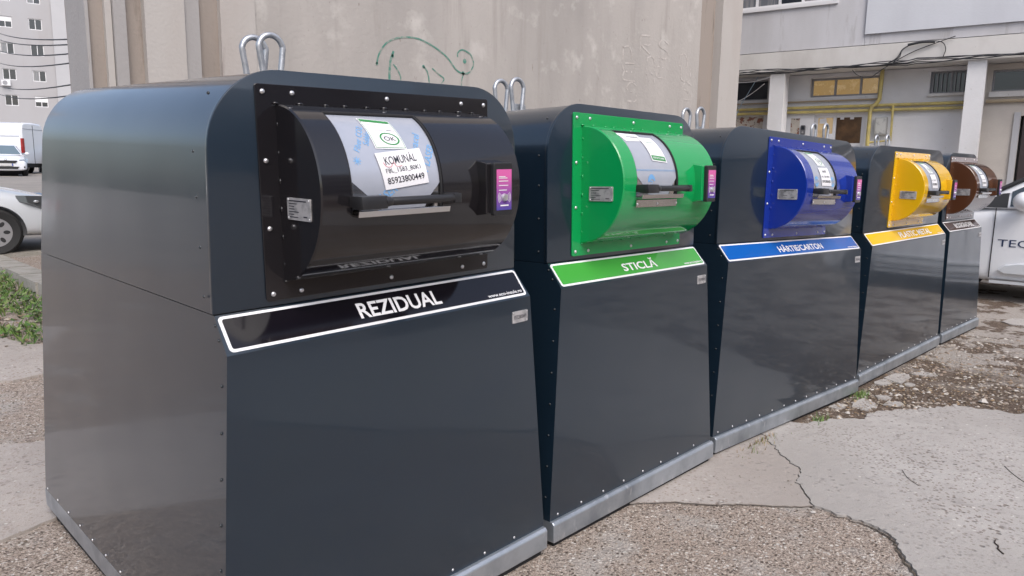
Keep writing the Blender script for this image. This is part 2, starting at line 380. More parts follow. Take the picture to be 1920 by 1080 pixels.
ribbon([(p[0] - .012, p[1]) for p in cr_[:-1]], .008, M['joint'], .004)
ribbon(rough_line([(2.49, -.572), (2.40, -.505), (2.15, -.245), (1.905, -.005), (1.72, .135)], .035, .02, 8, closed=False), .007, M['joint'], .0045)
# broken pieces of concrete in the dirt
rs = random.Random(5)
for (x, y, r) in [(4.35, -.17, .13), (4.16, -.06, .10), (4.52, -.30, .09), (4.24, -.2, .05), (4.62, -.2, .06), (5.02, -.06, .13), (5.25, -.10, .16), (5.5, -.2, .10), (5.1, -.22, .06), (8.55, -.3, .28), (8.9, -.6, .2), (7.9, -.55, .2)]:
    n = rs.randint(5, 7); a0 = rs.random() * 6; el = rs.uniform(.45, .9)
    pts = [(x + r * rs.uniform(.55, 1.25) * math.cos(a0 + 2 * math.pi * (k + rs.uniform(-.3, .3)) / n), y + el * r * rs.uniform(.55, 1.25) * math.sin(a0 + 2 * math.pi * (k + rs.uniform(-.3, .3)) / n)) for k in range(n)]
    slab('broken_concrete', pts, rs.uniform(.006, .014), M['conc'], .012, rs.random() * 50, .02)

# parking lot beyond the planter
M['asph'] = mat('pale_asphalt', (.30, .27, .24), .9, var=[(.8, (.24, .22, .2), .4, .65, 1), (60, (.2, .18, .16), .45, .7, 1)], bump=(90, .5, .006))
ground_sheet('parking_lot', axis_steps(-60, 60, 0, 10, 1), [10.16, 10.5, 12, 15, 20, 26, 32, 37.5, 45, 60, 80, 93, 110], .006, M['asph'])

# ---------------------------------------------------------------- waste containers
YS, ZK, ZS, YK, IK, IU, D, ZB, HT = .0915, 1.033, 1.1246, .0145, .0785, .0862, 1.733, .107, 1.75
DYC, DZC, DA, DBU, DBL = .0905, 1.437, .216, .231, .243      # half drum on the front
def dsurf(x, th, off=0.0):
    t = R(th); b = DBU if th > 0 else DBL
    return (x, DYC - (DA + off) * math.cos(t), DZC + (b + off) * math.sin(t))
def rivet_mesh(name, r, m):
    bm = bmesh.new(); n = 10; rings = []
    for k, (rr, h) in enumerate(((1, 0), (.92, .35), (.6, .62))):
        rings.append([bm.verts.new((r * rr * math.cos(2 * math.pi * i / n), -r * h, r * rr * math.sin(2 * math.pi * i / n))) for i in range(n)])
    top = bm.verts.new((0, -r * .7, 0))
    for a, b in zip(rings, rings[1:]):
        for i in range(n): bm.faces.new((a[i], a[(i + 1) % n], b[(i + 1) % n], b[i]))
    for i in range(n): bm.faces.new((rings[-1][i], rings[-1][(i + 1) % n], top))
    bmesh.ops.recalc_face_normals(bm, faces=bm.faces[:])
    me = bpy.data.meshes.new(name); bm.to_mesh(me); bm.free(); me.materials.append(m); me.shade_smooth(); return me
RV = rivet_mesh('rivet', .0072, M['rivet']); RVS = rivet_mesh('rivet', .005, M['rivet']); RVD = rivet_mesh('rivet', .0045, M['dark_rivet']); RVT = rivet_mesh('rivet', .0028, M['rivet'])
def rivet(me, p, parent, rz=0):
    o = bpy.data.objects.new('rivet', me); C.objects.link(o); o.parent = parent; o.location = p; o.rotation_euler = (0, 0, rz)
def mesh2d(name, v, f, fn, m, parent):
    bm = bmesh.new(); add2d(bm, v, f, fn); bmesh.ops.recalc_face_normals(bm, faces=bm.faces[:]); return link(name, bm, m, parent)

def waste_container(pos, rot, W, colour, sign_text, tx, fc, label, sheets, lean=False, lip=True):
    t = bpy.data.objects.new('waste_container', None); C.objects.link(t)
    tag(t, label, 'waste container', 'waste containers in a row')
    mt = Matrix(rot).to_4x4(); mt.translation = Vector(pos); t.matrix_world = mt
    paint = M[colour]
    # base frame: galvanised channel
    bm = bmesh.new(); prism(bm, [(-.022, .022), (-.022, ZB - .012), (-.012, ZB), (D + .012, ZB), (D + .022, ZB - .012), (D + .022, .022)], 0, .003, W - .003)
    link('base_frame', bm, M['galv'], t, bevel=.004)
    bm = boxm(.02, W - .02, -.004, D, -.03, .023); link('base_gap_shade', bm, M['gap'], t)  # black block stands in for the shade in the gap under the frame
    # lower body
    bm = bmesh.new()
    def ring(z, x, y0): return [bm.verts.new(p) for p in ((x, y0, z), (W - x, y0, z), (W - x, D, z), (x, D, z))]
    r0 = ring(ZB, .002, 0); r1 = ring(ZK, IK, YK); r2 = ring(ZS, IU, YS)
    for a, b in ((r0, r1), (r1, r2)):
        for i in range(4): bm.faces.new((a[i], a[(i + 1) % 4], b[(i + 1) % 4], b[i]))
    bm.faces.new(r0[::-1]); bm.faces.new(r2)
    body = link('lower_body', bm, M['paint'], t, smooth=25, bevel=.006)
    k = .05
    while k < W - .03:
        rivet(RVS, (k, -.001 + (.012 / .92) * .02, ZB + .018), body); k += .152
    for k in range(12): rivet(RVS, (.001, .06 + k * .148, ZB + .016), body, -math.pi / 2)
    for k in range(7):
        z = .2 + k * .125; f = (z - ZB) / (ZK - ZB)
        rivet(RVD, (.002 + f * (IK - .002) - .001, .028 + f * YK, z), body, -math.pi / 2); rivet(RVD, (W - .002 - f * (IK - .002) + .001, .028 + f * YK, z), body, math.pi / 2)
    rivet(RVD, (.081, .062, 1.065), body, -math.pi / 2); rivet(RVD, (.084, .085, 1.1), body, -math.pi / 2)
    # upper hood: rounded tunnel plus its front panel
    def warp(b):
        # the nearest hood stands a little skewed on its body
        if lean:
            for v in b.verts:
                f = (v.co.z - ZS) / (HT - ZS); v.co.x += (1 - v.co.x / W) * f * (.022 + .055 * v.co.y / D); v.co.z += .045 * f * v.co.y / D
    def outline(g, z0):
        x0, x1, zt, r = IU - g, W - IU + g, HT + g, .2 + g; o = [(x0, z0)]
        for a0, cx in ((180, x0 + r), (90, x1 - r)):
            for k in range(15):
                a = R(a0 - 90 * k / 14); o.append((cx + r * math.cos(a), zt - r + r * math.sin(a)))
        return o + [(x1, z0)]
    bm = bmesh.new(); prism(bm, outline(0, ZS + .002), 1, YS + .004, D - .001); warp(bm); hood = link('upper_hood', bm, M['paint'], t, smooth=25)
    bm = bmesh.new(); prism(bm, outline(.004, ZS + .003), 1, YS, YS + .014); warp(bm); link('front_panel', bm, M['paint'], t, smooth=25, bevel=.0025)
    for z in (1.17, 1.3, 1.43, 1.545): rivet(RVD, (IU - .004, YS + .045, z), hood, -math.pi / 2); rivet(RVD, (W - IU + .004, YS + .045, z), hood, math.pi / 2)
    rivet(RVD, (IU + .045, YS + .045, 1.69), hood, -math.pi / 2 + .6)
    # lifting loops on the roof
    for (yy, dx) in ((.90, .008), (.80, .022)):
        pts = [(W / 2 + dx - .028, yy, HT - .02), (W / 2 + dx - .034, yy, HT + .07)]
        for k in range(0, 13):
            a = R(180 - 15 * k); pts.append((W / 2 + dx + .046 * math.cos(a), yy, HT + .157 + .046 * math.sin(a)))
        pts += [(W / 2 + dx + .034, yy, HT + .07), (W / 2 + dx + .028, yy, HT - .02)]
        pts = smooth_path(pts, 3)
        bm = bmesh.new(); tube(bm, pts, .0108, 10); link('lifting_loop', bm, M['loop'], t, smooth=60)
    bm = bmesh.new(); prism(bm, rrect(W / 2 + .02, W / 2 + .1, HT, HT + .085, .006), 1, .815, .82); link('loop_bracket', bm, M['loop'], t, bevel=.001)
    # sign on the slanted face
    sl_len = math.hypot(YS - YK, ZS - ZK); su = Vector((0, (YS - YK) / sl_len, (ZS - ZK) / sl_len)); sn = Vector((0, -su.z, su.y))
    def sg(off): return lambda u, v: tuple(Vector((u, YK, ZK)) + su * (v * sl_len) + sn * off)
    def sside(v): return IK + .012 + (IU - IK) * v
    bm = bmesh.new(); o = rrect(IK + .012, W - IK - .012, .035, .965, .016, 5); o = [(p[0], p[1]) for p in o]
    def rr2(m_): 
        out = []
        for p in rrect(IK + .012 + m_, W - IK - .012 - m_, (.06 * sl_len) + m_, (.95 * sl_len) - m_, max(.004, .012 - m_ * .6), 5): out.append((p[0], p[1] / sl_len))
        return out
    A = [bm.verts.new(sg(.0015)(*p)) for p in rr2(0)]; B = [bm.verts.new(sg(-.001)(*p)) for p in rr2(0)]
    bm.faces.new(A); 
    for i in range(len(A)): j = (i + 1) % len(A); bm.faces.new((A[j], A[i], B[i], B[j]))
    bmesh.ops.recalc_face_normals(bm, faces=bm.faces[:])
    sign = link('sign_panel', bm, M['white'], t)
    v, f = flat_poly(rr2(.0085), 0); mesh2d('sign_field', v, f, sg(.0024), SIGN[colour], sign)
    bm = bmesh.new(); add_text(bm, sign_text, sg(.0034), tx[0], tx[1], .27, .71, .022); bmesh.ops.recalc_face_normals(bm, faces=bm.faces[:])
    link('lettering', bm, M['white'], sign)
    bm = bmesh.new(); add_text(bm, 'www.eco-insule.ro', sg(.0034), W - IK - .195, W - IK - .03, .17, .28, .012); bmesh.ops.recalc_face_normals(bm, faces=bm.faces[:])
    link('web_address', bm, M['white'], sign)
    # small number plate at the lower right
    px = W - .172; yk = lambda z: YK * (z - ZB) / (ZK - ZB)
    bm = bmesh.new(); prism(bm, rrect(px, px + .078, .945, .987, .003, 2), 1, yk(.96) - .003, yk(.96) + .004); pl = link('number_plate', bm, M['plate'], t)
    bm = bmesh.new(); add_text(bm, '85923800449', lambda u, v: (u, yk(.96) - .0038, v), px + .008, px + .07, .959, .973); link('digits', bm, M['ink'], pl)
    for a in (px + .005, px + .073):
        for b in (.95, .982): rivet(RVT, (a, yk(.96) - .003, b), pl)
    # flange plate with rivets
    x0, x1 = fc - .415, fc + .415
    bm = bmesh.new(); prism(bm, rrect(x0, x1, 1.143, 1.718, .008, 3), 1, YS - .007, YS - .0005); fl = link('flange_plate', bm, paint, t, bevel=.0012)
    fx = [.02, .105, .415, .71, .81]
    for k in fx: rivet(RV, (x0 + k, YS - .0075, 1.698), fl); rivet(RV, (x0 + k, YS - .0075, 1.161), fl)
    for z in (1.52, 1.34): rivet(RV, (x0 + .02, YS - .0075, z), fl); rivet(RV, (x0 + .81, YS - .0075, z), fl)
    # weld spots along the joint
    bm = bmesh.new(); rw = random.Random(int(fc * 1000))
    def blob(p, s): bmesh.ops.create_icosphere(bm, subdivisions=1, radius=s, matrix=Matrix.Translation(p) @ Matrix.Diagonal((1.8, .8, .7, 1)))
    for k in range(11):
        q = x0 + .06 + .07 * k; blob((q + rw.uniform(-.01, .01), YS - .012, DZC + DBU + .002), rw.uniform(.005, .008)); blob((q, YS - .012, DZC - DBL - .001), rw.uniform(.003, .006))
    for k in range(6): bmesh.ops.create_icosphere(bm, subdivisions=1, radius=rw.uniform(.004, .006), matrix=Matrix.Translation((x0 + .056, YS - .012, 1.24 + .075 * k)) @ Matrix.Diagonal((.8, .9, 1.8, 1)))
    link('weld_bead', bm, paint, fl, smooth=80)
    # drum housing with a real opening for the hatch
    a0, a1 = fc - .36, fc + .36; o0, o1 = fc - .272, fc + .038; TT, TB = 67, -13
    bm = bmesh.new(); ths = sorted(set([-90 + 3.75 * k for k in range(49)] + [TT, TB])); xsd = [a0, a0 + .004, o0, o1, a1 - .004, a1]
    grid = {}
    for th in ths:
        for i, x in enumerate(xsd):
            grid[th, i] = bm.verts.new(dsurf(x, th, -.004 if i in (0, 5) else 0))
    for a, b in zip(ths, ths[1:]):
        for i in range(5):
            if i == 2 and a >= TB and b <= TT: continue
            bm.faces.new((grid[a, i], grid[a, i + 1], grid[b, i + 1], grid[b, i]))
    for i in (0, 5): bm.faces.new([grid[th, i] for th in ths])
    inn = {}
    mid = [th for th in ths if TB <= th <= TT]
    for th in mid:
        for i, x in ((2, o0), (3, o1)): inn[th, i] = bm.verts.new(dsurf(x, th, -.014))
    for a, b in zip(mid, mid[1:]):
        for i in (2, 3): bm.faces.new((grid[a, i], grid[b, i], inn[b, i], inn[a, i]))
    for th in (mid[0], mid[-1]): bm.faces.new((grid[th, 2], grid[th, 3], inn[th, 3], inn[th, 2]))
    bmesh.ops.recalc_face_normals(bm, faces=bm.faces[:])
    drum = link('drum_housing', bm, paint, t, smooth=30)
    # inner rubber seal round the opening
    bm = bmesh.new()
    def rim(x): return [dsurf(x, TB + (TT - TB) * k / 24, -.004) for k in range(25)]
    tube(bm, rim(o1 - .004), .0045, 6); tube(bm, rim(o0 + .003), .0025, 6); tube(bm, [dsurf(o0, TT, -.004), dsurf(o1, TT, -.004)], .0055, 6)
    link('opening_seal', bm, M['gap'], t, smooth=80)
    # hatch door
    HO = -.008
    v, f = flat_poly([(o0 + .0005, TB + .3), (o1 - .0005, TB + .3), (o1 - .0005, TT - .3), (o0 + .0005, TT - .3)], 24)
    hatch = mesh2d('hatch_door', v, f, lambda u, q: dsurf(u, q, HO), M['steel'], t)
    for p in hatch.data.polygons: p.use_smooth = True
    w_ = o1 - o0
    fp = [(o0 + .002, TT - 1), (o0 + .002, 9), (o0 + .07, -5), (o0 + .10, -11), (o1 - .06, -11), (o1 - .05, -5), (o1 - .002, 7), (o1 - .002, TT - 1)]
    v, f = flat_poly(fp, 22)
    film = mesh2d('protective_film', v, f, lambda u, q: dsurf(u, q, HO + .0012), M['film'], hatch)
    for p in film.data.polygons: p.use_smooth = True
    sheets(t, hatch, o0, o1, HO)
    # lip tray below the hatch
    bm = bmesh.new(); c0 = dsurf(0, -13.6, 0)
    prism(bm, [(c0[1] + .01, c0[2] + .002), (c0[1] - .026, c0[2] + .002), (c0[1] - .030, c0[2] + .014), (c0[1] - .033, c0[2] + .013), (c0[1] - .029, c0[2] - .003), (c0[1] + .01, c0[2] - .003)], 0, o0 + .004, o1 + .004)
    link('hatch_lip', bm, M['steel'], hatch, bevel=.0008)
    if lip:
        bm = bmesh.new(); c1 = dsurf(0, -19, .003); prism(bm, [(c1[1], c1[2] - .016), (c1[1] - .004, c1[2] - .014), (c1[1] - .006, c1[2] + .014), (c1[1] - .002, c1[2] + .016)], 0, o0 + .004, o1 - .004)
        st = link('stop_strip', bm, M['steel'], t)
        for q in (.03, .5, .97): rivet(RVS, (o0 + w_ * q, c1[1] - .006, c1[2] - .002), st)
    # handle bar
    h = dsurf(0, -4, .045); hl, hr = o0 - .006, o1 + .018
    bm = bmesh.new(); cyl(bm, (hl + .09, h[1], h[2]), (hr, h[1], h[2]), .0115, 14)
    cyl(bm, (hl + .075, h[1], h[2]), (hl + .1, h[1], h[2]), .016, 14, .0115)
    hb = dsurf(0, -4, -.01)
    prism(bm, [(h[1] - .015, h[2] - .017), (h[1] + .008, h[2] - .018), (hb[1], h[2] - .012), (hb[1], h[2] + .014), (h[1] + .01, h[2] + .017), (h[1] - .012, h[2] + .016)], 0, hl, hl + .078)
    prism(bm, [(h[1] - .012, h[2] - .014), (h[1] + .008, h[2] - .014), (hb[1], h[2] - .01), (hb[1], h[2] + .012), (h[1] + .01, h[2] + .014), (h[1] - .011, h[2] + .013)], 0, hr - .022, hr + .004)
    link('handle', bm, M['rubber'], hatch, smooth=40, bevel=.002)
    # identification plate on the cheek of the drum
    xa = a0 - .001
    bm = bmesh.new(); prism(bm, rrect(-.074, .042, 1.367, 1.425, .003, 2), 0, xa - .0025, xa + .001); ip = link('rating_plate', bm, M['plate'], t)
    bm = bmesh.new()
    for k in range(6):
        q = random.Random(k).uniform(.02, .05); box(bm, xa - .0032, xa - .0024, .032 - q, .032, 1.374 + .007 * k, 1.376 + .007 * k)
    box(bm, xa - .0032, xa - .0024, -.055, .03, 1.416, 1.419); box(bm, xa - .0032, xa - .0024, -.058, -.04, 1.376, 1.379)
    link('plate_print', bm, M['ink'], ip)
    for a in (-.068, .036):
        for b in (1.372, 1.42): rivet(RVT, (xa - .0025, a, b), ip, -math.pi / 2)
    # card reader: bracket in drum colour, black case, printed face, button
    rx = fc + .178; fy = DYC - DA - .045
    bm = bmesh.new(); prism(bm, [(fy + .012, 1.362), (fy + .012, 1.512), (DYC - DA * .8, 1.525), (DYC - DA * .8, 1.35)], 0, rx, rx + .088); link('reader_bracket', bm, paint, t, bevel=.003)
    bm = bmesh.new(); prism(bm, rrect(rx + .016, rx + .096, 1.356, 1.514, .007, 3), 1, fy - .004, fy + .014); rd = link('card_reader', bm, M['rubber'], t, bevel=.003)
    bm = boxm(rx + .026, rx + .089, fy - .0055, fy - .003, 1.372, 1.494); face = link('reader_face', bm, M['reader'], rd)
    bm = bmesh.new(); cyl(bm, (rx + .058, fy - .005, 1.41), (rx + .058, fy - .013, 1.41), .0125, 18, .010); link('reader_button', bm, M['rivet'], rd, smooth=40)
    bm = bmesh.new(); ff = lambda u, v: (u, fy - .0062, v)
    for z, q in ((1.471, .028), (1.467, .036), (1.458, .04), (1.445, .04), (1.431, .034)): add2d(bm, *flat_poly([(rx + .034, z), (rx + .034 + q, z), (rx + .034 + q, z + .0022), (rx + .034, z + .0022)], 0), ff)
    add2d(bm, *flat_poly([(rx + .041, 1.384), (rx + .076, 1.384), (rx + .076, 1.388), (rx + .041, 1.388)], 0), ff)
    for s in (-1, 1):
        for k in range(3):
            r_ = .016 + .005 * k; add2d(bm, *stroke2d([(rx + .058 + s * r_ * math.cos(R(a)), 1.41 + r_ * math.sin(R(a))) for a in range(-35, 36, 10)], .0016), ff)
    bmesh.ops.recalc_face_normals(bm, faces=bm.faces[:]); link('reader_print', bm, M['white'], rd)
    return t

def bil(c):
    """corners TL TR BR BL as (x, theta)"""
    TL, TR, BR, BL = [Vector(p) for p in c]
    return lambda u, v: (BL * (1 - u) + BR * u) * (1 - v) + (TL * (1 - u) + TR * u) * v
def sheet(t, corners, off, name='notice_sheet'):
    b = bil(corners); fn = lambda o: (lambda u, v: dsurf(*b(u, v), off + o))
    v, f = flat_poly([(0, 0), (1, 0), (1, 1), (0, 1)], 12)
    s = mesh2d(name, v, f, fn(.0), M['paper'], t)
    for p in s.data.polygons: p.use_smooth = True
    return s, fn
def printed(s, name, m, items, fn):
    bm = bmesh.new()
    for it in items:
        if it[0] == 't': add_text(bm, it[1], fn, *it[2:6], bold=it[6] if len(it) > 6 else 0)
        elif it[0] == 'r': add2d(bm, *flat_poly([(it[1], it[3]), (it[2], it[3]), (it[2], it[4]), (it[1], it[4])], 6), fn)
        elif it[0] == 'o': add2d(bm, *ring2d(*it[1:6]), fn)
        elif it[0] == 's': add2d(bm, *stroke2d(it[1], it[2]), fn)
    bmesh.ops.recalc_face_normals(bm, faces=bm.faces[:]); return link(name, bm, m, s)
def frame_items(m_, w_): return [('r', m_, 1 - m_, m_, m_ + w_), ('r', m_, 1 - m_, 1 - m_ - w_, 1 - m_), ('r', m_, m_ + w_, m_, 1 - m_), ('r', 1 - m_ - w_, 1 - m_, m_, 1 - m_)]
def film_text(hatch, o0, HO, items):
    bm = bmesh.new()
    for (s, x, th, ang, L, hgt) in items:
        c, q = math.cos(R(ang)), math.sin(R(ang))
        # metres along the bent surface -> (x, theta)
        fn = lambda u, v: dsurf(x + u * c - v * q, th + math.degrees((u * q + v * c) / .225), HO + .002)
        add_text(bm, s, fn, 0, L, 0, hgt, .01)
    bmesh.ops.recalc_face_normals(bm, faces=bm.faces[:]); return link('film_print', bm, M['film_ink'], hatch)
def ok_sheet(t, corners, HO):
    s, fn = sheet(t, corners, HO + .003)
    printed(s, 'green_print', M['green_ink'], [('r', .06, .94, .86, .95), ('o', .6, .3, .3, .19, .05)] + frame_items(.03, .012), fn(.0008))
    printed(s, 'text_print', M['ink'], [('t', 'OK', .42, .78, .235, .365), ('r', .08, .62, .55, .556), ('r', .66, .92, .57, .582), ('r', .08, .5, .74, .746)], fn(.001))
def code_sheet(t, corners, HO, lines):
    s, fn = sheet(t, corners, HO + .0045)
    printed(s, 'text_print', M['ink'], lines, fn(.0008)); return s, fn
def logo(hatch, x, th, r, HO):
    fn = lambda u, v: dsurf(x + u, th + math.degrees(v / .225), HO + .002); bm = bmesh.new()
    n = 20
    for a0 in (20, 200):
        pts = [(r * math.cos(R(a0 + 150 * k / n)), r * 1.15 * math.sin(R(a0 + 150 * k / n))) for k in range(n + 1)]
        add2d(bm, *stroke2d([(p[0] * .75, p[1] * .75) for p in pts], [r * (.2 + .4 * math.sin(math.pi * k / n)) for k in range(n + 1)]), fn)
    add2d(bm, *stroke2d([(-.45 * r, .3 * r), (.2 * r, .25 * r), (-.2 * r, -.35 * r), (.5 * r, -.35 * r)], r * .16), fn)
    bmesh.ops.recalc_face_normals(bm, faces=bm.faces[:]); link('film_logo', bm, M['film_ink'], hatch)
def sheets_black(t, hatch, o0, o1, HO):
    film_text(hatch, o0, HO, [('Fiber CO2', o0 + .05, 28, 63, .095, .018), ('Subblon', o0 + .085, 33, 63, .06, .018), ('Novacel', o1 - .088, 20, 60, .105, .023), ('for LASER', o1 - .058, 8, 60, .115, .023), ('LASER', o0 + .085, -9, 30, .08, .024)])
    bm = bmesh.new(); fn = lambda u, v: dsurf(o0 + .035 + u, 22 + math.degrees(v / .225), HO + .002)
    for k in range(4): add2d(bm, *stroke2d([(-.012 * math.cos(k * .785), -.012 * math.sin(k * .785)), (.012 * math.cos(k * .785), .012 * math.sin(k * .785))], .0025), fn)
    link('film_mark', bm, M['film_ink'], hatch)
    ok_sheet(t, [(.468, 61), (.568, 58), (.582, 30.5), (.477, 31)], HO)
    s, fn = code_sheet(t, [(.466, 27.2), (.624, 31.5), (.634, 5.8), (.484, 1.6)], HO, [('t', 'KOMUNÁL', .14, .84, .64, .92, .004), ('t', 'F8L_1583_80K1', .1, .88, .4, .54), ('t', '85923800449', .08, .92, .13, .3, .012)])
    printed(s, 'pen_marks', M['red_ink'], [('s', smooth_path([(.1, .72), (.14, .6), (.24, .58), (.28, .66)]), .012), ('s', smooth_path([(.32, .7), (.36, .57), (.48, .57)]), .012)], fn(.0012))
def sheets_green(t, hatch, o0, o1, HO):
    s, fn = sheet(t, [(o0 + .01, 65), (o0 + .16, 64), (o0 + .165, 50), (o0 + .03, 49)], HO + .0022)
    printed(s, 'text_print', M['ink'], [('r', .3, .9, .5, .54), ('r', .45, .85, .4, .43)], fn(.0008))
    s, fn = sheet(t, [(o0 + .135, 57), (o0 + .235, 56), (o0 + .25, 22), (o0 + .14, 24)], HO + .004)
    printed(s, 'green_print', M['green_ink'], [('r', .06, .94, .04, .2), ('s', [(.3, .72), (.85, .74), (.35, .95), (.3, .72)], .02)], fn(.0008))
    printed(s, 'white_print', M['white'], [('t', 'RECICLARE', .14, .86, .09, .15, .02)], fn(.0012))
    bm = bmesh.new(); fn = lambda u, v: dsurf(u, v, HO + .0022)
    for th in (14, 13): add2d(bm, *flat_poly([(o0 + .003, th), (o1 - .003, th), (o1 - .003, th + .3), (o0 + .003, th + .3)], 8), fn)
    link('film_line', bm, M['film_ink'], hatch)
    logo(hatch, o0 + .115, 0, .032, HO)
def sheets_two(t, hatch, o0, o1, HO):
    ok_sheet(t, [(o0 + .09, 64), (o0 + .19, 63), (o0 + .215, 33), (o0 + .115, 33)], HO)
    code_sheet(t, [(o0 + .10, 30), (o0 + .225, 31), (o0 + .24, 3), (o0 + .11, 3)], HO, [('t', 'PAPIR', .3, .7, .7, .84), ('t', 'F8L_1584_80K1', .1, .88, .42, .54), ('t', '85923800450', .08, .92, .16, .3, .012)])
    logo(hatch, o0 + .05, 9, .026, HO); logo(hatch, o1 - .05, 9, .026, HO)
def sheets_three(t, hatch, o0, o1, HO):
    ok_sheet(t, [(o0 + .09, 64), (o0 + .19, 63), (o0 + .215, 33), (o0 + .115, 33)], HO)
    code_sheet(t, [(o0 + .10, 30), (o0 + .225, 31), (o0 + .24, 3), (o0 + .11, 3)], HO, [('t', 'F8L_1585_80K1', .1, .88, .5, .62), ('t', '85923800451', .08, .92, .2, .36, .012)])

CONT = [
    ([0, 0, 0], [[.9996, -.0004, -.02831], [0, .9999, -.01398], [.02831, .01398, .9995]], 1.283, 'black', 'REZIDUAL', (.497, .81), .645, 'nearest anthracite waste container with a black hatch drum and black sign strip', sheets_black),
    ([1.3245, .008, .0305], [[.99991, -.01366, -.00172], [.01369, .99969, .02077], [.00144, -.02079, .99978]], 1.2897, 'green', 'STICLĂ', (.53, .795), .645, 'anthracite waste container with a bright green hatch drum and green sign strip', sheets_green),
    ([2.6766, .0506, .0238], [[.99922, .03337, .02133], [-.0336, .99938, .0104], [-.02097, -.01111, .99972]], 1.9155, 'blue', 'HÂRTIE/CARTON', (.69, 1.28), .985, 'wide anthracite waste container with a blue hatch drum and blue sign strip', sheets_two),
    ([4.7247, .0303, -.0182], [[.99986, .01646, -.00392], [-.01652, .99976, -.01444], [.00368, .01451, .99989]], 1.9164, 'yellow', 'PLASTIC METAL', (.74, 1.5), .98, 'anthracite waste container with a yellow hatch drum and yellow sign strip', sheets_three),
    ([6.7226, -.0011, -.01], [[.99955, .02985, -.00189], [-.02982, .99944, .01523], [.00234, -.01517, .99988]], 1.1853, 'brown', 'BIODEGRADABIL', (.34, .92), .6, 'farthest anthracite waste container with a brown hatch drum, beside the white van', sheets_three)]
for i, a in enumerate(CONT): waste_container(*a, lean=i == 0, lip=i > 0)

# ---------------------------------------------------------------- blind wall with ribs behind the containers
WY = 3.6
M['plaster'] = mat('stained_plaster', (.42, .392, .37), .9, var=[(.7, (.315, .295, .28), .40, .66, (1, 1, .35)), (5, (.30, .275, .255), .56, .76, (1, 1, .10)), (2.6, (.50, .475, .45), .56, .70, 1), (17, (.24, .21, .19), .67, .74, (1, 1, .5)), (45, (.34, .31, .29), .6, .72, 1)], bump=(26, .35, .009))
M['plaster_grey'] = mat('grey_plaster', (.36, .345, .34), .9, var=[(1.1, (.31, .295, .29), .42, .68, (1, 1, .3)), (14, (.27, .25, .24), .62, .75, (1, 1, .2))], bump=(40, .35, .008))
M['plaster_tan_shaded'] = mat('tan_plaster_shaded', (.31, .268, .238), .9, var=[(1.5, (.235, .20, .175), .45, .7, (1, 1, .2)), (9, (.18, .15, .13), .6, .74, (1, 1, .15))], bump=(40, .3, .008))  # tan plaster for the recesses, darkened: their shade is put into the colour
M['plaster_light'] = mat('light_plaster', (.435, .41, .39), .9, var=[(1.4, (.39, .35, .325), .45, .7, (1, 1, .25)), (12, (.3, .26, .24), .64, .76, (1, 1, .2))], bump=(40, .3, .008))
wall = empty('apartment_block', 'blind beige plastered end wall with ribs and green graffiti behind the containers', 'building', (0, 0, 0))
HW = 13
link('wall', boxm(1.985, 8.33, WY, WY + .5, 0, HW), M['plaster'], wall)
link('recess_wall', boxm(.86, 1.98, WY + .03, WY + .5, 0, HW), M['plaster_tan_shaded'], wall)
for x0, x1, pr, mm in ((.835, .855, .0, 'plaster_grey'), (.95, .99, -.01, 'plaster_light'), (.995, 1.07, -.035, 'plaster_grey'), (1.19, 1.455, -.03, 'plaster_light'), (1.46, 1.565, -.01, 'plaster_grey'), (1.715, 1.98, -.02, 'plaster_light')):
    link('wall_rib', boxm(x0, x1, WY + pr, WY + .4, 0, HW), M[mm], wall, bevel=.006)
link('recess_wall', boxm(8.34, 8.86, WY + .1, WY + .5, 0, HW), M['plaster_tan_shaded'], wall)
link('pillar', boxm(8.86, 9.42, WY - .02, WY + .5, 0, HW), M['plaster_light'], wall, bevel=.01)
link('rear_block', boxm(5.2, 9.3, WY + .51, WY + 12, 0, HW - .1), M['plaster_grey'], wall)
bm = bmesh.new(); gf = lambda u, v: (u, WY - .003, v)
GR = [([(3.076, 2.402), (3.09, 2.46), (3.11, 2.503), (3.15, 2.56), (3.201, 2.603), (3.28, 2.64), (3.356, 2.659), (3.46, 2.672), (3.564, 2.664), (3.69, 2.63), (3.814, 2.579), (3.89, 2.53), (3.958, 2.466), (4.01, 2.435), (4.079, 2.425), (4.14, 2.44), (4.182, 2.485), (4.2, 2.53), (4.188, 2.565), (4.16, 2.61), (4.112, 2.63), (4.06, 2.64), (4.024, 2.629), (3.995, 2.60), (3.997, 2.567)], .015),
      ([(4.07, 2.425), (4.05, 2.36), (4.039, 2.25)], .014), ([(3.255, 2.53), (3.22, 2.44), (3.208, 2.33), (3.21, 2.24)], .022), ([(3.25, 2.42), (3.30, 2.37), (3.33, 2.31), (3.31, 2.24)], .012),
      ([(3.585, 2.436), (3.62, 2.41), (3.645, 2.35), (3.655, 2.25)], .013), ([(3.687, 2.432), (3.76, 2.39), (3.827, 2.352), (3.79, 2.30), (3.76, 2.25)], .012), ([(3.4, 2.25), (3.48, 2.262), (3.56, 2.25)], .010)]
for p, wd in GR: add2d(bm, *stroke2d(smooth_path(p, 5), wd), gf)
for (cx, cz, r) in ((4.085, 2.54, .022), (4.066, 2.425, .02), (3.587, 2.436, .016), (3.078, 2.405, .014), (3.245, 2.49, .014)): add2d(bm, [(cx + r * math.cos(a * .5236), cz + r * math.sin(a * .5236)) for a in range(12)], [tuple(range(12))], gf)
bmesh.ops.recalc_face_normals(bm, faces=bm.faces[:])
link('graffiti', bm, mat('green_spray', (.085, .24, .19), .8, var=(22, (.33, .33, .30), .46, .66, 1)), wall)
bm = bmesh.new(); gs = random.Random(3)
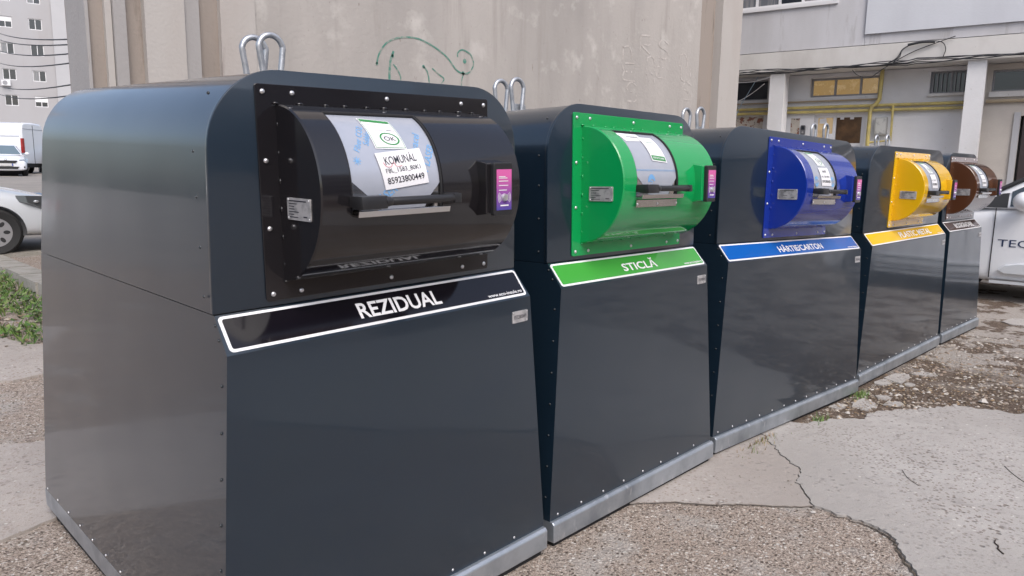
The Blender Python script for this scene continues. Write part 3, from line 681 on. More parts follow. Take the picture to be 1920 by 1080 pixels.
CH = [(6.6, 2.84, 'n'), (6.95, 2.98, 'r'), (7.35, 2.98, 'S'), (6.62, 2.62, 'E'), (6.7, 2.4, 'S'), (7.1, 2.78, 'n'), (7.3, 2.72, 'c'), (7.1, 2.58, 'n'), (7.85, 2.9, 'n'), (7.9, 2.72, 'U'), (7.95, 2.52, 'S')]
for (x, z, ch) in CH:
    if ch == 'n': p = [[(0, 0), (0, .16)], [(0, .14), (.1, .17), (.16, .1), (.16, 0)]]
    elif ch == 'r': p = [[(0, 0), (0, .2)], [(0, .19), (.2, .2), (.18, .1), (.02, .08), (.22, -.02)]]
    elif ch == 'S': p = [[(.2, .16), (.08, .2), (.0, .12), (.18, .06), (.16, -.02), (0, -.02)]]
    elif ch == 'E': p = [[(.2, .2), (0, .18), (.02, .1), (.16, .1)], [(.02, .1), (0, 0), (.22, .0)]]
    elif ch == 'c': p = [[(.15, .12), (.03, .12), (.03, 0), (.16, 0)]]
    else: p = [[(0, .18), (0, .04), (.1, 0), (.2, .04), (.2, .18)]]
    for q in p:
        pts = smooth_path([(x + a * 1.1, z + b) for a, b in q], 5)
        i = 0
        while i < len(pts) - 1:
            j = min(len(pts), i + gs.randint(2, 5)); add2d(bm, *stroke2d(pts[i:j], gs.uniform(.008, .022)), gf); i = j + gs.randint(-1, 1) if j + 0 < len(pts) else j
for k in range(40):
    x = 2.95 + gs.random() * .35; z = 2.2 + gs.random() * .55; r = gs.uniform(.002, .008); add2d(bm, [(x, z), (x + r, z + .3 * r), (x + r, z + r * 1.4), (x, z + r)], [(0, 1, 2, 3)], gf)
bmesh.ops.recalc_face_normals(bm, faces=bm.faces[:])
link('chalk_scribble', bm, mat('worn_white_paint', (.56, .53, .51), .9, var=(30, (.45, .41, .38), .4, .6, 1)), wall)

# ---------------------------------------------------------------- helper: wall with real openings
def holed_wall(name, s0, s1, z0, z1, holes, depth, y, m, parent):
    """front face in plane y with rectangular openings, reveals of 'depth' behind"""
    ss = sorted(set([s0, s1] + [h[0] for h in holes] + [h[1] for h in holes])); zz = sorted(set([z0, z1] + [h[2] for h in holes] + [h[3] for h in holes]))
    bm = bmesh.new(); V = {}
    def vv(s, yy, z):
        k = (round(s, 4), round(yy, 4), round(z, 4))
        if k not in V: V[k] = bm.verts.new((s, yy, z))
        return V[k]
    for a, b in zip(ss, ss[1:]):
        for c, d in zip(zz, zz[1:]):
            if any(h[0] <= a and b <= h[1] and h[2] <= c and d <= h[3] for h in holes): continue
            bm.faces.new((vv(a, y, c), vv(b, y, c), vv(b, y, d), vv(a, y, d)))
    for h in holes:
        c = [(h[0], h[2]), (h[1], h[2]), (h[1], h[3]), (h[0], h[3])]
        for i in range(4):
            p, q = c[i], c[(i + 1) % 4]; A = [bm.verts.new(k) for k in ((p[0], y, p[1]), (q[0], y, q[1]), (q[0], y + depth, q[1]), (p[0], y + depth, p[1]))]; bm.faces.new(A[::-1])
    # sides, back
    B = [bm.verts.new(k) for k in ((s0, y, z0), (s1, y, z0), (s1, y, z1), (s0, y, z1), (s0, y + depth + .3, z0), (s1, y + depth + .3, z0), (s1, y + depth + .3, z1), (s0, y + depth + .3, z1))]
    for q in ((4, 0, 3, 7), (1, 5, 6, 2), (3, 2, 6, 7), (5, 4, 7, 6), (0, 4, 5, 1)): bm.faces.new([B[i] for i in q])
    return link(name, bm, m, parent)
def window(parent, s0, s1, z0, z1, y, splits, fm, gm, t=.05, blind=None, sill=None):
    bm = bmesh.new()
    box(bm, s0, s1, y, y + .05, z0, z0 + t); box(bm, s0, s1, y, y + .05, z1 - t, z1)
    for s in [s0] + [q - t / 2 for q in splits] + [s1 - t]: box(bm, s, s + t, y + .001, y + .049, z0 + t, z1 - t)
    f = link('window', bm, fm, parent)
    for i, (a, b) in enumerate(zip([s0] + splits, splits + [s1])):
        g = gm[i % len(gm)] if isinstance(gm, list) else gm
        link('pane', boxm(a + t * .6, b - t * .6, y + .02, y + .03, z0 + t * .8, z1 - t * .8), g, f)
    if sill: link('sill', boxm(s0 - .04, s1 + .04, y - .1, y, z0 - .04, z0 - .001), sill, f)
    if blind: link('blind', boxm(s0 + t * .6, s1 - t * .6, y + .006, y + .018, z1 - (z1 - z0) * blind, z1 - t), M['white'], f)
    return f
M['frame'] = mat('white_frame', (.72, .72, .74), .4)
M['gframe'] = mat('grey_frame', (.28, .28, .30), .4)
M['glass'] = mat('window_glass', (.02, .025, .035), .06, spec=.8)
M['glass_b'] = mat('curtained_glass', (.14, .15, .17), .08, spec=.8, var=(3, (.25, .25, .26), .45, .6, (8, 1, .3)))
M['amber'] = mat('lit_pane', (.16, .10, .04), .1, emit=((.55, .36, .15), .25), var=[(2.5, (.12, .09, .06), .42, .6, (1.5, 1, .7)), (6, (.4, .34, .25), .55, .65, 1)])
M['pale_pane'] = mat('lit_pale_pane', (.34, .27, .19), .1, emit=((.5, .35, .18), .3), var=(3, (.2, .15, .1), .5, .62, 1))
M['amber2'] = mat('lit_door_pane', (.035, .025, .02), .08, emit=((.2, .10, .04), .07), var=(3, (.10, .06, .035), .45, .6, 1))

# ---------------------------------------------------------------- right-hand building
fb = empty('apartment_building', 'pale apartment building with yellow pipes and lit amber windows on the right', 'building')
fm = Matrix(((.169, .9856, 0), (-.9856, .169, 0), (0, 0, 1))).to_4x4(); fm.translation = Vector((14.31, 3.45, 0)); fb.matrix_world = fm
stain = dict(bump=(35, .3, .008))
M['fa_up'] = mat('facade_plaster', (.57, .57, .60), .9, var=[(.8, (.46, .455, .47), .42, .66, (1, 1, .25)), (6, (.36, .35, .355), .57, .72, (1, 1, .13))], **stain)
M['fa_new'] = mat('facade_new_render', (.60, .62, .67), .9, var=(.9, (.53, .545, .59), .4, .68, (1, 1, .3)), **stain)
M['fa_low'] = mat('facade_ground_floor', (.70, .70, .72), .85, var=[(.9, (.62, .615, .62), .45, .68, 1), (12, (.47, .46, .45), .64, .74, 1)], **stain)
M['fa_band'] = mat('fascia_concrete', (.62, .605, .59), .9, var=[(1.5, (.52, .50, .48), .45, .68, (1, 1, .5)), (16, (.26, .24, .23), .66, .76, 1)], **stain)
M['fa_beige'] = mat('beige_render', (.50, .46, .42), .9, var=(1.5, (.43, .39, .36), .45, .68, 1), **stain)
holes = [(-3.3, -1.9, 3.05, 3.46), (-1.07, .18, 3.06, 3.425), (1.02, 1.69, 3.04, 3.43), (1.98, 3.3, 3.03, 3.4), (-.95, -.03, 0.3, 2.72)]
holed_wall('ground_wall', -9, 1.88, 0, 3.5, holes[:3] + holes[4:], .16, 0, M['fa_low'], fb)
holed_wall('ground_wall', 1.885, 30, 0, 3.5, [holes[3], (2.46, 3.4, .2, 2.6)], .16, .004, M['fa_beige'], fb)
window(fb, *holes[1], .1, [-.62, -.16, ][:2], M['gframe'], M['amber'], .04)
window(fb, *holes[2], .1, [1.36], M['gframe'], M['glass'], .03)
bm = bmesh.new()
for k in range(9): box(bm, 1.06 + .07 * k, 1.072 + .07 * k, .03, .042, 3.045, 3.425)
link('window_bars', bm, M['gframe'], fb)
window(fb, *holes[3], .1, [2.6], M['gframe'], M['glass'], .03)
window(fb, *holes[0], .1, [-2.6], M['gframe'], M['glass'], .03)
link('sill', boxm(1.0, 1.72, -.05, -.001, 2.985, 3.035), M['fa_band'], fb); link('sill', boxm(1.95, 5, -.05, .002, 2.93, 3.02), M['fa_band'], fb)
dr = window(fb, -.95, -.03, .3, 2.72, .08, [-.58], M['frame'], [M['pale_pane'], M['amber2']], .06); dr.name = 'entrance_door'
link('door_panel', boxm(-.90, -.08, .07, .079, .36, 2.16), M['frame'], dr)
bm = bmesh.new(); ff = lambda u, v: (u, .075, v)
add2d(bm, *flat_poly([(-.86, 2.55), (-.72, 2.55), (-.74, 2.66), (-.86, 2.64)], 0), ff); add2d(bm, *flat_poly([(-.68, 2.2), (-.6, 2.2), (-.6, 2.35), (-.68, 2.35)], 0), ff)
for x in (-.48, -.3): add2d(bm, *flat_poly([(x, 2.62), (x + .07, 2.62), (x + .07, 2.68), (x, 2.68)], 0), ff)
link('door_notice', bm, M['paper'], dr)
link('service_door', boxm(2.5, 3.36, .1, .14, .2, 2.6), mat('dark_brown_door', (.045, .03, .03), .4), fb)
link('door_surround', boxm(2.36, 2.455, -.03, .0, 0, 2.66), mat('grey_surround', (.42, .42, .44), .8), fb)
link('step', boxm(-1.3, .3, -1.1, -.002, 0, .3), M['fa_band'], fb)
# upper storeys
UP = -.6
holed_wall('upper_wall', -9, -.045, 3.9, 13, [(-2.5, -.62, 4.74, 6.1), (-2.5, -.62, 7.6, 9)], .14, UP, M['fa_up'], fb)
holed_wall('upper_wall', -.04, 30, 4.08, 13, [(3.4, 5.2, 4.9, 6.2)], .14, UP - .045, M['fa_new'], fb)
link('upper_wall_base', boxm(-.04, 30, UP - .002, .2, 3.9, 4.078), M['fa_up'], fb)
for z in (4.74, 7.6): window(fb, -2.5, -.62, z, z + 1.36, UP + .03, [-2.06, -1.62, -1.19], M['frame'], [M['glass_b'], M['glass_b'], M['glass']], .05)
window(fb, 3.4, 5.2, 4.9, 6.2, UP + .03, [4.3], M['frame'], M['glass_b'], .05)
link('window_ledge', boxm(-2.6, -.55, UP - .04, UP, 4.68, 4.738), M['frame'], fb)
link('fascia', boxm(-9, 30, UP - .02, -.005, 3.51, 3.885), M['fa_band'], fb, bevel=.008)
link('core', boxm(-8.9, 29.9, .5, 9, 0, 12.9), M['fa_low'], fb)
for s in (-4.9, -1.70, 1.62, 5.0, 8.4, 11.8, 15.2): link('column', boxm(s, s + .28, UP + .01, UP + .34, 0, 3.508), M['fa_low'], fb, bevel=.01)
# torn posters on the recessed wall
tp = mat('torn_paper', (.48, .44, .39), .9, var=[(7, (.22, .09, .06), .52, .57, 1), (13, (.1, .08, .07), .58, .64, 1)])
for ol in (rough_line([(-2.9, 2.1), (-1.95, 2.1), (-1.95, 2.72), (-2.9, 2.7)], .03, .05, 2), rough_line([(-1.40, 2.05), (-1.22, 2.05), (-1.22, 2.66), (-1.40, 2.66)], .02, .05, 4)):
    mesh2d('torn_poster', *flat_poly(ol, 0), lambda u, v: (u, -.004, v), tp, fb)
# pipes
M['ypipe'] = mat('yellow_gas_pipe', (.56, .46, .16), .5, var=(6, (.42, .35, .15), .45, .65, 1)); M['bpipe'] = mat('old_pipe', (.36, .29, .2), .6)
def pipe(name, pts, r, m, lab=None):
    bm = bmesh.new(); tube(bm, pts, r, 10); return link(name, bm, m, fb, smooth=50)
pipe('gas_pipe', [(-9, -.07, 2.87), (1.62, -.07, 2.855)], .028, M['ypipe']); pipe('gas_pipe', [(-9, -.07, 2.785), (1.62, -.07, 2.765)], .028, M['ypipe'])
pipe('gas_pipe', [(.23, -.13, 3.5), (.22, -.13, 2.96), (.17, -.13, 2.88), (.10, -.13, 2.83), (.08, -.13, 2.72), (.08, -.13, .4)], .036, M['ypipe'])
pipe('gas_pipe', [(.46, -.12, 2.85), (.47, -.12, 2.2), (.08, -.12, 2.16)], .022, M['ypipe'])
pipe('water_pipe', [(-9, -.05, 2.985), (.2, -.05, 2.975)], .016, M['bpipe']); pipe('water_pipe', [(1.92, -.05, 2.86), (9, -.05, 2.85)], .03, M['bpipe'])
# things fixed to the facade
def on_facade(name, label, cat, group=None):
    o = empty(name, label, cat, group=group); o.matrix_world = fm; return o
mb = on_facade('meter_box', 'grey metal meter box between the yellow pipes right of the entrance', 'meter box')
bm = boxm(.17, .38, -.1, -.003, 2.31, 2.63); link('case', bm, mat('meter_grey', (.36, .36, .35), .5), mb, bevel=.008)
link('lid', boxm(.19, .36, -.108, -.101, 2.33, 2.61), mat('meter_lid', (.5, .5, .48), .5, var=(14, (.3, .3, .3), .55, .65, 1)), mb)
it = on_facade('intercom', 'small dark intercom panel on the wall left of the entrance door', 'intercom')
bm = bmesh.new(); prism(bm, rrect(-1.19, -1.10, 2.33, 2.52, .02, 3), 1, -.04, -.002); link('case', bm, mat('intercom_grey', (.14, .14, .15), .4), it)
link('screen', boxm(-1.175, -1.115, -.045, -.041, 2.43, 2.50), M['glass'], it); bm = bmesh.new(); cyl(bm, (-1.145, -.04, 2.38), (-1.145, -.05, 2.38), .018, 12); link('button', bm, M['plate'], it)
M['cable'] = mat('black_cable', (.03, .032, .038), .6)
cb = on_facade('cable_bundle', 'sagging bundle of black cables along the ledge of the pale building', 'cables')
rc = random.Random(9)
for k in range(5):
    pts = []; ph = rc.random() * 6
    s = -3.2
    while s < 10:
        pts.append((s, UP - .05 - .012 * k, 3.50 + .05 * (k / 5) + .022 * math.sin(s * 2.3 + ph) + .014 * math.sin(s * 5.1 + ph * 2) + (.035 if s > 0.7 else 0))); s += .15
    bm = bmesh.new(); tube(bm, pts, .008, 6); link('cable', bm, M['cable'], cb, smooth=80)
for pts in ([(.35, 3.52), (.55, 3.62), (.6, 3.75), (.75, 3.84), (1.0, 3.87), (1.2, 3.84), (1.27, 3.72), (1.24, 3.58)], [(.3, 3.5), (.52, 3.62), (.62, 3.78), (.85, 3.86), (1.05, 3.85)], [(.2, 3.36), (.4, 3.5), (.8, 3.72), (1.4, 3.92)], [(-.2, 3.46), (-.1, 3.36), (.1, 3.30), (.22, 3.38)]):
    q = smooth_path([(a, UP - .06, b) for a, b in pts], 6); bm = bmesh.new(); tube(bm, q, .0075, 6); link('cable', bm, M['cable'], cb, smooth=80)
bm = bmesh.new(); tube(bm, smooth_path([(.68, UP - .07, 3.83), (.9, UP - .075, 3.86), (1.1, UP - .07, 3.85)], 5), .022, 8); link('cable_joint', bm, M['cable'], cb, smooth=80)
for pts, mm in (([(-3.2, UP - .05, 3.42), (-2.2, -.5, 3.36), (-1.7, -.61, 3.42)], 'frame'), ([(-3, -.3, 2.8), (-2.3, -.3, 3.06), (-1.8, -.61, 3.3)], 'frame'), ([(-2.55, -.3, 2.2), (-2.4, -.3, 2.8), (-2.15, -.4, 3.2), (-1.95, -.55, 3.45)], 'ice')):
    if mm == 'ice': M['ice'] = mat('pale_blue_cable', (.3, .42, .52), .5)
    bm = bmesh.new(); tube(bm, smooth_path(pts, 6), .007, 6); link('cable', bm, M[mm], cb, smooth=80)

# ---------------------------------------------------------------- far apartment block on the left
lb = empty('apartment_block', 'tall grey apartment block with small windows far behind the parked cars', 'building')
lm_ = Matrix(((math.cos(R(-13)), -math.sin(R(-13)), 0), (math.sin(R(-13)), math.cos(R(-13)), 0), (0, 0, 1))).to_4x4(); lm_.translation = Vector((20.05, 93.18, 0)); lb.matrix_world = lm_
M['lb'] = mat('far_block_plaster', (.40, .40, .42), .9, var=[(.12, (.36, .345, .35), .4, .68, (1, 1, .6)), (.9, (.34, .32, .32), .6, .76, (1, 1, .2))])
M['lb2'] = mat('far_block_light', (.46, .46, .48), .9, var=(.2, (.41, .41, .43), .4, .7, 1))
hl = []
for z in (7.75, 10.45, 13.15, 15.85, 18.55, 21.25):
    for s in (-9.2, -6.5, -1.25, 1.45): hl.append((s, s + 1.22, z, z + 1.15))
holed_wall('wall', -30, 3.6, 0, 26, hl, .15, 0, M['lb'], lb); link('side_wall', boxm(3.605, 9, -.3, .3, 0, 26), M['lb2'], lb); link('core', boxm(-29.9, 8.9, .5, 12, 0, 25.9), M['lb'], lb)
rb = random.Random(4)
for h in hl:
    window(lb, *h, .08, [h[0] + .61], M['frame'], [M['glass'] if rb.random() < .6 else M['glass_b'], M['glass']], .07, blind=rb.choice([None, None, None, .45, .55]))
ac = empty('air_conditioner', 'white air conditioner under a window of the far grey block', 'air conditioner'); ac.matrix_world = lm_
link('case', boxm(-1.42, -.62, -.4, -.01, 9.80, 10.36), M['frame'], ac, bevel=.02); bm = bmesh.new(); cyl(bm, (-1.1, -.41, 10.08), (-1.1, -.402, 10.08), .22, 20); link('fan_grille', bm, M['gframe'], ac)
# unseen block added behind the camera, only for the glossy panels to mirror
added_block = empty('apartment_block', 'unseen grey apartment block added behind the camera for reflections in the container panels', 'building', (8, -30, 0), R(184))
hy = [(s_, s_ + 1.5, z, z + 1.4) for z in (1.2, 4.0, 6.8, 9.6) for s_ in range(-24, 26, 4)]
holed_wall('wall', -28, 28, 0, 13, hy, .15, 0, M['lb'], added_block); link('core', boxm(-27.9, 27.9, .5, 12, 0, 12.9), M['lb'], added_block)
for h in hy: window(added_block, *h, .08, [h[0] + .75], M['frame'], M['glass'], .08)
# overhead wires between the blocks
for k, (za, zb_) in enumerate(((4.08, 2.54), (3.96, 2.50), (3.75, 2.43), (3.52, 2.36), (3.08, 2.19), (2.92, 2.10))):
    a = Vector((-1.2, 22 + .1 * k, za + (za - zb_) * .55)); b = Vector((1.25, 5.18, zb_)); m_ = Vector((2.8, 15.4, za))
    a = m_ + (m_ - b) * .6
    pts = [tuple(a.lerp(b, t / 16) + Vector((0, 0, -.12 * (1 - (2 * t / 16 - 1) ** 2)))) for t in range(17)]
    bm = bmesh.new(); tube(bm, pts, .0065, 6)
    tag(link('overhead_wire', bm, M['cable'], smooth=80), 'thin dark overhead wire crossing in front of the far grey block', 'wire', 'overhead wires on the left')
link('anchor_wall', boxm(1.25, 1.6, 5.0, 5.3, 0, HW - 1), M['plaster_grey'], wall)

# ---------------------------------------------------------------- vehicles
M['wpaint'] = mat('white_car_paint', (.74, .76, .80), .2, coat=.6)
M['silver'] = mat('pale_silver_paint', (.62, .65, .69), .22, .1, coat=.6)
M['dpaint'] = mat('dark_blue_car_paint', (.05, .06, .08), .2, coat=.6)
M['cglass'] = mat('car_glass', (.03, .04, .045), .04, spec=.9)
M['wshield'] = mat('windscreen_glass', (.14, .19, .22), .06, spec=.9)
M['tyre'] = mat('tyre', (.018, .018, .019), .75); M['rim'] = mat('wheel_rim', (.42, .42, .44), .35, .6)
M['trim'] = mat('black_trim', (.02, .021, .023), .5); M['lamp'] = mat('headlamp_glass', (.45, .47, .5), .08, .4, coat=1); M['lampdark'] = mat('headlamp_housing', (.09, .095, .10), .1, .3, coat=1)
M['tail'] = mat('tail_lamp', (.35, .02, .02), .15, coat=.5)
def loft(secs, closed_ends=True):
    bm = bmesh.new(); rows = [[bm.verts.new(p) for p in s] for s in secs]
    for a, b in zip(rows, rows[1:]):
        for k in range(len(a)): j = (k + 1) % len(a); bm.faces.new((a[k], a[j], b[j], b[k]))
    if closed_ends: bm.faces.new(rows[0][::-1]); bm.faces.new(rows[-1])
    bmesh.ops.recalc_face_normals(bm, faces=bm.faces[:]); return bm
def subsurf(bm, n=2):
    me = bpy.data.meshes.new('t'); bm.to_mesh(me); bm.free(); o = bpy.data.objects.new('t', me); C.objects.link(o)
    md = o.modifiers.new('s', 'SUBSURF'); md.levels = n; md.render_levels = n
    ev = o.evaluated_get(bpy.context.evaluated_depsgraph_get()); b = bmesh.new(); b.from_mesh(ev.to_mesh()); bpy.data.objects.remove(o); return b
def bool_cut(bm, cutter):
    obs = []
    for b in (bm, cutter):
        me = bpy.data.meshes.new('t'); b.to_mesh(me); b.free(); o = bpy.data.objects.new('t', me); C.objects.link(o); obs.append(o)
    md = obs[0].modifiers.new('b', 'BOOLEAN'); md.operation = 'DIFFERENCE'; md.object = obs[1]; md.solver = 'EXACT'
    ev = obs[0].evaluated_get(bpy.context.evaluated_depsgraph_get()); b = bmesh.new(); b.from_mesh(ev.to_mesh())
    for o in obs: bpy.data.objects.remove(o)
    return b
def wheel(t, x, y, r, wd, side):
    bm = bmesh.new(); prof = [(r * .62, -wd / 2 + .02), (r * .9, -wd / 2), (r, -wd / 2 + .03), (r, wd / 2 - .03), (r * .9, wd / 2), (r * .62, wd / 2 - .02)]
    n = 36; rows = [[bm.verts.new((x + p[0] * math.cos(2 * math.pi * k / n), y + p[1], r + p[0] * math.sin(2 * math.pi * k / n))) for p in prof] for k in range(n)]
    for k in range(n):
        a, b = rows[k], rows[(k + 1) % n]
        for i in range(len(prof)): bm.faces.new((a[i], a[(i + 1) % 6], b[(i + 1) % 6], b[i]))
    bmesh.ops.recalc_face_normals(bm, faces=bm.faces[:])
    wl = link('wheel', bm, M['tyre'], t, smooth=40)
    bm = bmesh.new(); yo = y + side * (wd / 2 - .025); pts = []
    # rim disc with seven openings
    no = 7; ro = r * .63
    seg = 140; outer = []; 
    cyl(bm, (x, yo, r), (x, yo - side * .02, r), ro, 40)
    link('rim', bm, M['rim'], wl, smooth=30)
    bm = bmesh.new()
    for k in range(no):
        a = 2 * math.pi * k / no; c = Vector((x + ro * .66 * math.cos(a), yo + side * .001, r + ro * .66 * math.sin(a)))
        v = []
        for q in range(12):
            b = 2 * math.pi * q / 12; rad = Vector((math.cos(a), 0, math.sin(a))); tan = Vector((-math.sin(a), 0, math.cos(a)))
            v.append(bm.verts.new(c + rad * ro * .2 * math.cos(b) + tan * ro * .13 * math.sin(b)))
        bm.faces.new(v)
    link('rim_opening', bm, M['trim'], wl)
def car(name, label, loc, rz, paint, L, Wd, body, green, wheels, r, roofc=None, group=None, glass=None):
    """x forward. body: (x, z_low, z_top, half width); green: list of (x, z, half width) outline of the roof line from windscreen base to rear"""
    t = empty(name, label, 'van' if 'van' in name else 'car', loc, rz, group)
    secs = []
    for (x, zl, zt, hw) in body:
        h = zt - zl
        half = [(hw * .86, zl), (hw * .985, zl + h * .16), (hw, zl + h * .45), (hw * .985, zl + h * .72), (hw * .9, zl + h * .95), (hw * .55, zt), (0, zt + .012)]
        secs.append([(x, y, z) for y, z in half] + [(x, -y, z) for y, z in half[-2::-1]])
    bm = subsurf(loft(secs), 2)
    cut = bmesh.new()
    for x in wheels:
        for s in (-1, 1): cyl(cut, (x, s * Wd * .28, r), (x, s * (Wd / 2 + .2), r), r * 1.14, 40)
    bm = bool_cut(bm, cut); link('body', bm, paint, t, smooth=35)
    for x in wheels:
        arches = bmesh.new(); cyl(arches, (x, -Wd * .27, r), (x, Wd * .27, r), r * 1.1, 24); link('wheel_housing', arches, M['gap'], t)
    for x in wheels:
        for s in (-1, 1): wheel(t, x, s * (Wd / 2 - .125), r, .21, s)
    gs_ = []
    for (x, z0, z1, w0, w1) in green:
        half = [(w0, z0), (w0 * .5 + w1 * .5 + .015, z0 * .5 + z1 * .5), (w1, z1 - .06), (w1 * .82, z1), (0, z1 + .02)]
        gs_.append([(x, y, z) for y, z in half] + [(x, -y, z) for y, z in half[-2::-1]])
    return t, gs_
def greenhouse(t, xs, zbelt, roof, wb, wr, paint):
    """xs: windscreen base, roof front, roof rear, rear base"""
    def sec(x, z, w): return [(x, w, z), (x, w * .9, z + .025), (x, 0, z + .04), (x, -w * .9, z + .025), (x, -w, z)]
    bm = bmesh.new(); x0, x1, x2, x3 = xs
    lo = [(x0, wb * .93), (x0 - .25, wb), (x3 + .2, wb), (x3, wb * .9)]; hi = [(x1, wr * .93), (x1 - .2, wr), (x2 + .15, wr), (x2, wr * .93)]
    A = [bm.verts.new((x, w, zbelt)) for x, w in lo] + [bm.verts.new((x, -w, zbelt)) for x, w in lo[::-1]]
    B = [bm.verts.new((x, w, roof - .05)) for x, w in hi] + [bm.verts.new((x, -w, roof - .05)) for x, w in hi[::-1]]
    Cc = [bm.verts.new((x - (.12 if i == 0 else .06 if i == 1 else -.06 if i == 2 else -.12), w * .86, roof)) for i, (x, w) in enumerate(hi)] + [bm.verts.new((x - (.12 if i == 0 else .06 if i == 1 else -.06 if i == 2 else -.12), -w * .86, roof)) for i, (x, w) in list(enumerate(hi))[::-1]]
    for P, Q in ((A, B), (B, Cc)):
        for i in range(8): bm.faces.new((P[i], P[(i + 1) % 8], Q[(i + 1) % 8], Q[i]))
    bm.faces.new(Cc); bm.faces.new(A[::-1]); bmesh.ops.recalc_face_normals(bm, faces=bm.faces[:])
    link('cabin', bm, paint, t, smooth=20, bevel=.02)
    def side_y(z, s): return s * (wb + (wr - wb) * (z - zbelt) / (roof - .05 - zbelt) + .004)
    return side_y
def side_window(t, pts, sy, s, m):
    bm = bmesh.new(); A = [bm.verts.new((x, sy(z, s), z)) for x, z in pts]; B = [bm.verts.new((x, sy(z, s) - s * .02, z)) for x, z in pts]
    bm.faces.new(A); bm.faces.new(B[::-1])
    for i in range(len(A)): j = (i + 1) % len(A); bm.faces.new((A[i], A[j], B[j], B[i]))
    bmesh.ops.recalc_face_normals(bm, faces=bm.faces[:]); return link('side_window', bm, m, t)
def screen(t, name, xb, zb, wb, xt, zt, wt, m, off=.006):
    d = Vector((zt - zb, 0, -(xt - xb))).normalized()
    if (xb - xt) * d.x < 0: d = -d
    bm = bmesh.new(); p = [Vector(q) + d * off for q in ((xb, wb, zb), (xb, -wb, zb), (xt, -wt, zt), (xt, wt, zt))]
    A = [bm.verts.new(q) for q in p]; B = [bm.verts.new(q - d * .02) for q in p]; bm.faces.new(A); bm.faces.new(B[::-1])
    for i in range(4): j = (i + 1) % 4; bm.faces.new((A[i], A[j], B[j], B[i]))
    bmesh.ops.recalc_face_normals(bm, faces=bm.faces[:]); return link(name, bm, m, t)
def mirror(t, x, y, z, m, s=1):
    bm = bmesh.new(); bmesh.ops.create_icosphere(bm, subdivisions=3, radius=1, matrix=Matrix.Translation((x, y, z)) @ Matrix.Diagonal((.09 * s, .12 * s, .085 * s, 1)))
    o = link('door_mirror', bm, m, t, smooth=180); return o

def saloon(label, loc, rz, paint, group=None, name='parked_car'):
    body = [(2.18, .28, .62, .60), (2.14, .24, .70, .74), (1.95, .22, .78, .83), (1.45, .22, .90, .875), (.95, .22, .97, .885), (.2, .22, .99, .885), (-1.0, .22, 1.0, .885), (-1.6, .24, 1.02, .87), (-2.05, .28, 1.0, .80), (-2.2, .34, .9, .68)]
    t, _ = car(name, label, loc, rz, paint, 4.4, 1.77, body, [], (1.34, -1.28), .315, group=group)
    sy = greenhouse(t, (.98, .12, -1.15, -1.8), .96, 1.46, .80, .60, paint)
    screen(t, 'windscreen', .93, .99, .69, .17, 1.385, .53, M['wshield']); screen(t, 'rear_window', -1.76, 1.02, .66, -1.2, 1.38, .52, M['cglass'])
    for s in (1, -1):
        side_window(t, [(.62, 1.0), (-.25, 1.0), (-.25, 1.37), (.08, 1.37)], sy, s, M['cglass']); side_window(t, [(-.33, 1.0), (-1.35, 1.0), (-1.1, 1.36), (-.33, 1.37)], sy, s, M['cglass'])
        mirror(t, .62, s * .97, 1.02, paint, .85)
        # headlamp wrapped on the corner
        bm = bmesh.new(); pts = [(2.14, .50, .57), (2.09, .67, .56), (1.93, .81, .60), (1.70, .868, .71), (1.68, .845, .80), (1.93, .75, .79), (2.1, .52, .725)]
        A = [bm.verts.new((x + .03, s * (y + .012), z)) for x, y, z in pts]; B = [bm.verts.new((x - .08, s * (y - .06), z)) for x, y, z in pts]; bm.faces.new(A); bm.faces.new(B[::-1])
        for i in range(7): bm.faces.new((A[i], A[(i + 1) % 7], B[(i + 1) % 7], B[i]))
        bmesh.ops.triangulate(bm, faces=bm.faces[:]); bmesh.ops.recalc_face_normals(bm, faces=bm.faces[:]); hlm = link('headlight', bm, M['lamp'] if paint is M['wpaint'] else M['lampdark'], t)
        if paint is not M['wpaint']:
            bm = bmesh.new()
            for (x, y, z) in ((1.83, .855, .72), (1.99, .79, .665)): bmesh.ops.create_icosphere(bm, subdivisions=2, radius=.026, matrix=Matrix.Translation((x, s * y, z)) @ Matrix.Diagonal((1.3, .5, .8, 1)))
            link('bulb', bm, M['lamp'], hlm, smooth=180)
        link('fog_lamp', boxm(2.08, 2.15, s * .62 - .1, s * .62 + .1, .37, .44), M['trim'], t)
        link('tail_light', boxm(-2.17, -2.1, s * .68 - .1, s * .68 + .1, .78, .95), M['tail'], t)
    bm = bmesh.new(); prism(bm, [(-.44, .70), (.44, .70), (.36, .585), (-.36, .585)], 0, 2.13, 2.215); link('grille', bm, M['trim'], t, bevel=.012)
    bm = bmesh.new(); prism(bm, [(-.5, .43), (.5, .43), (.42, .32), (-.42, .32)], 0, 2.14, 2.2); link('air_intake', bm, M['trim'], t, bevel=.012)
    pl = link('number_plate', boxm(2.215, 2.225, -.26, .26, .455, .565), mat('plate_white', (.55, .55, .55), .5), t); link('plate_band', boxm(2.2252, 2.227, .215, .26, .455, .565), mat('plate_blue', (.02, .05, .3), .5), pl)
    bm = bmesh.new(); bmesh.ops.create_icosphere(bm, subdivisions=2, radius=.045, matrix=Matrix.Translation((2.2, 0, .72))); link('badge', bm, M['steel'], t, smooth=180)
    return t
zc_ = H(7.55, 37.5)
saloon('white saloon car facing the camera in front of the white cargo van', (7.4, 39.6, H(8, 39) - .02), R(-90 - 7), M['wpaint'], 'parked cars')
saloon('pale silver car seen from the side behind the raised kerb', (.24, 10.98, .295), R(-10), M['silver'], 'parked cars')
saloon('dark car partly visible between the white saloon car and the first container', (10.6, 42.5, H(10, 42)), R(-90 - 7), M['dpaint'], 'parked cars')

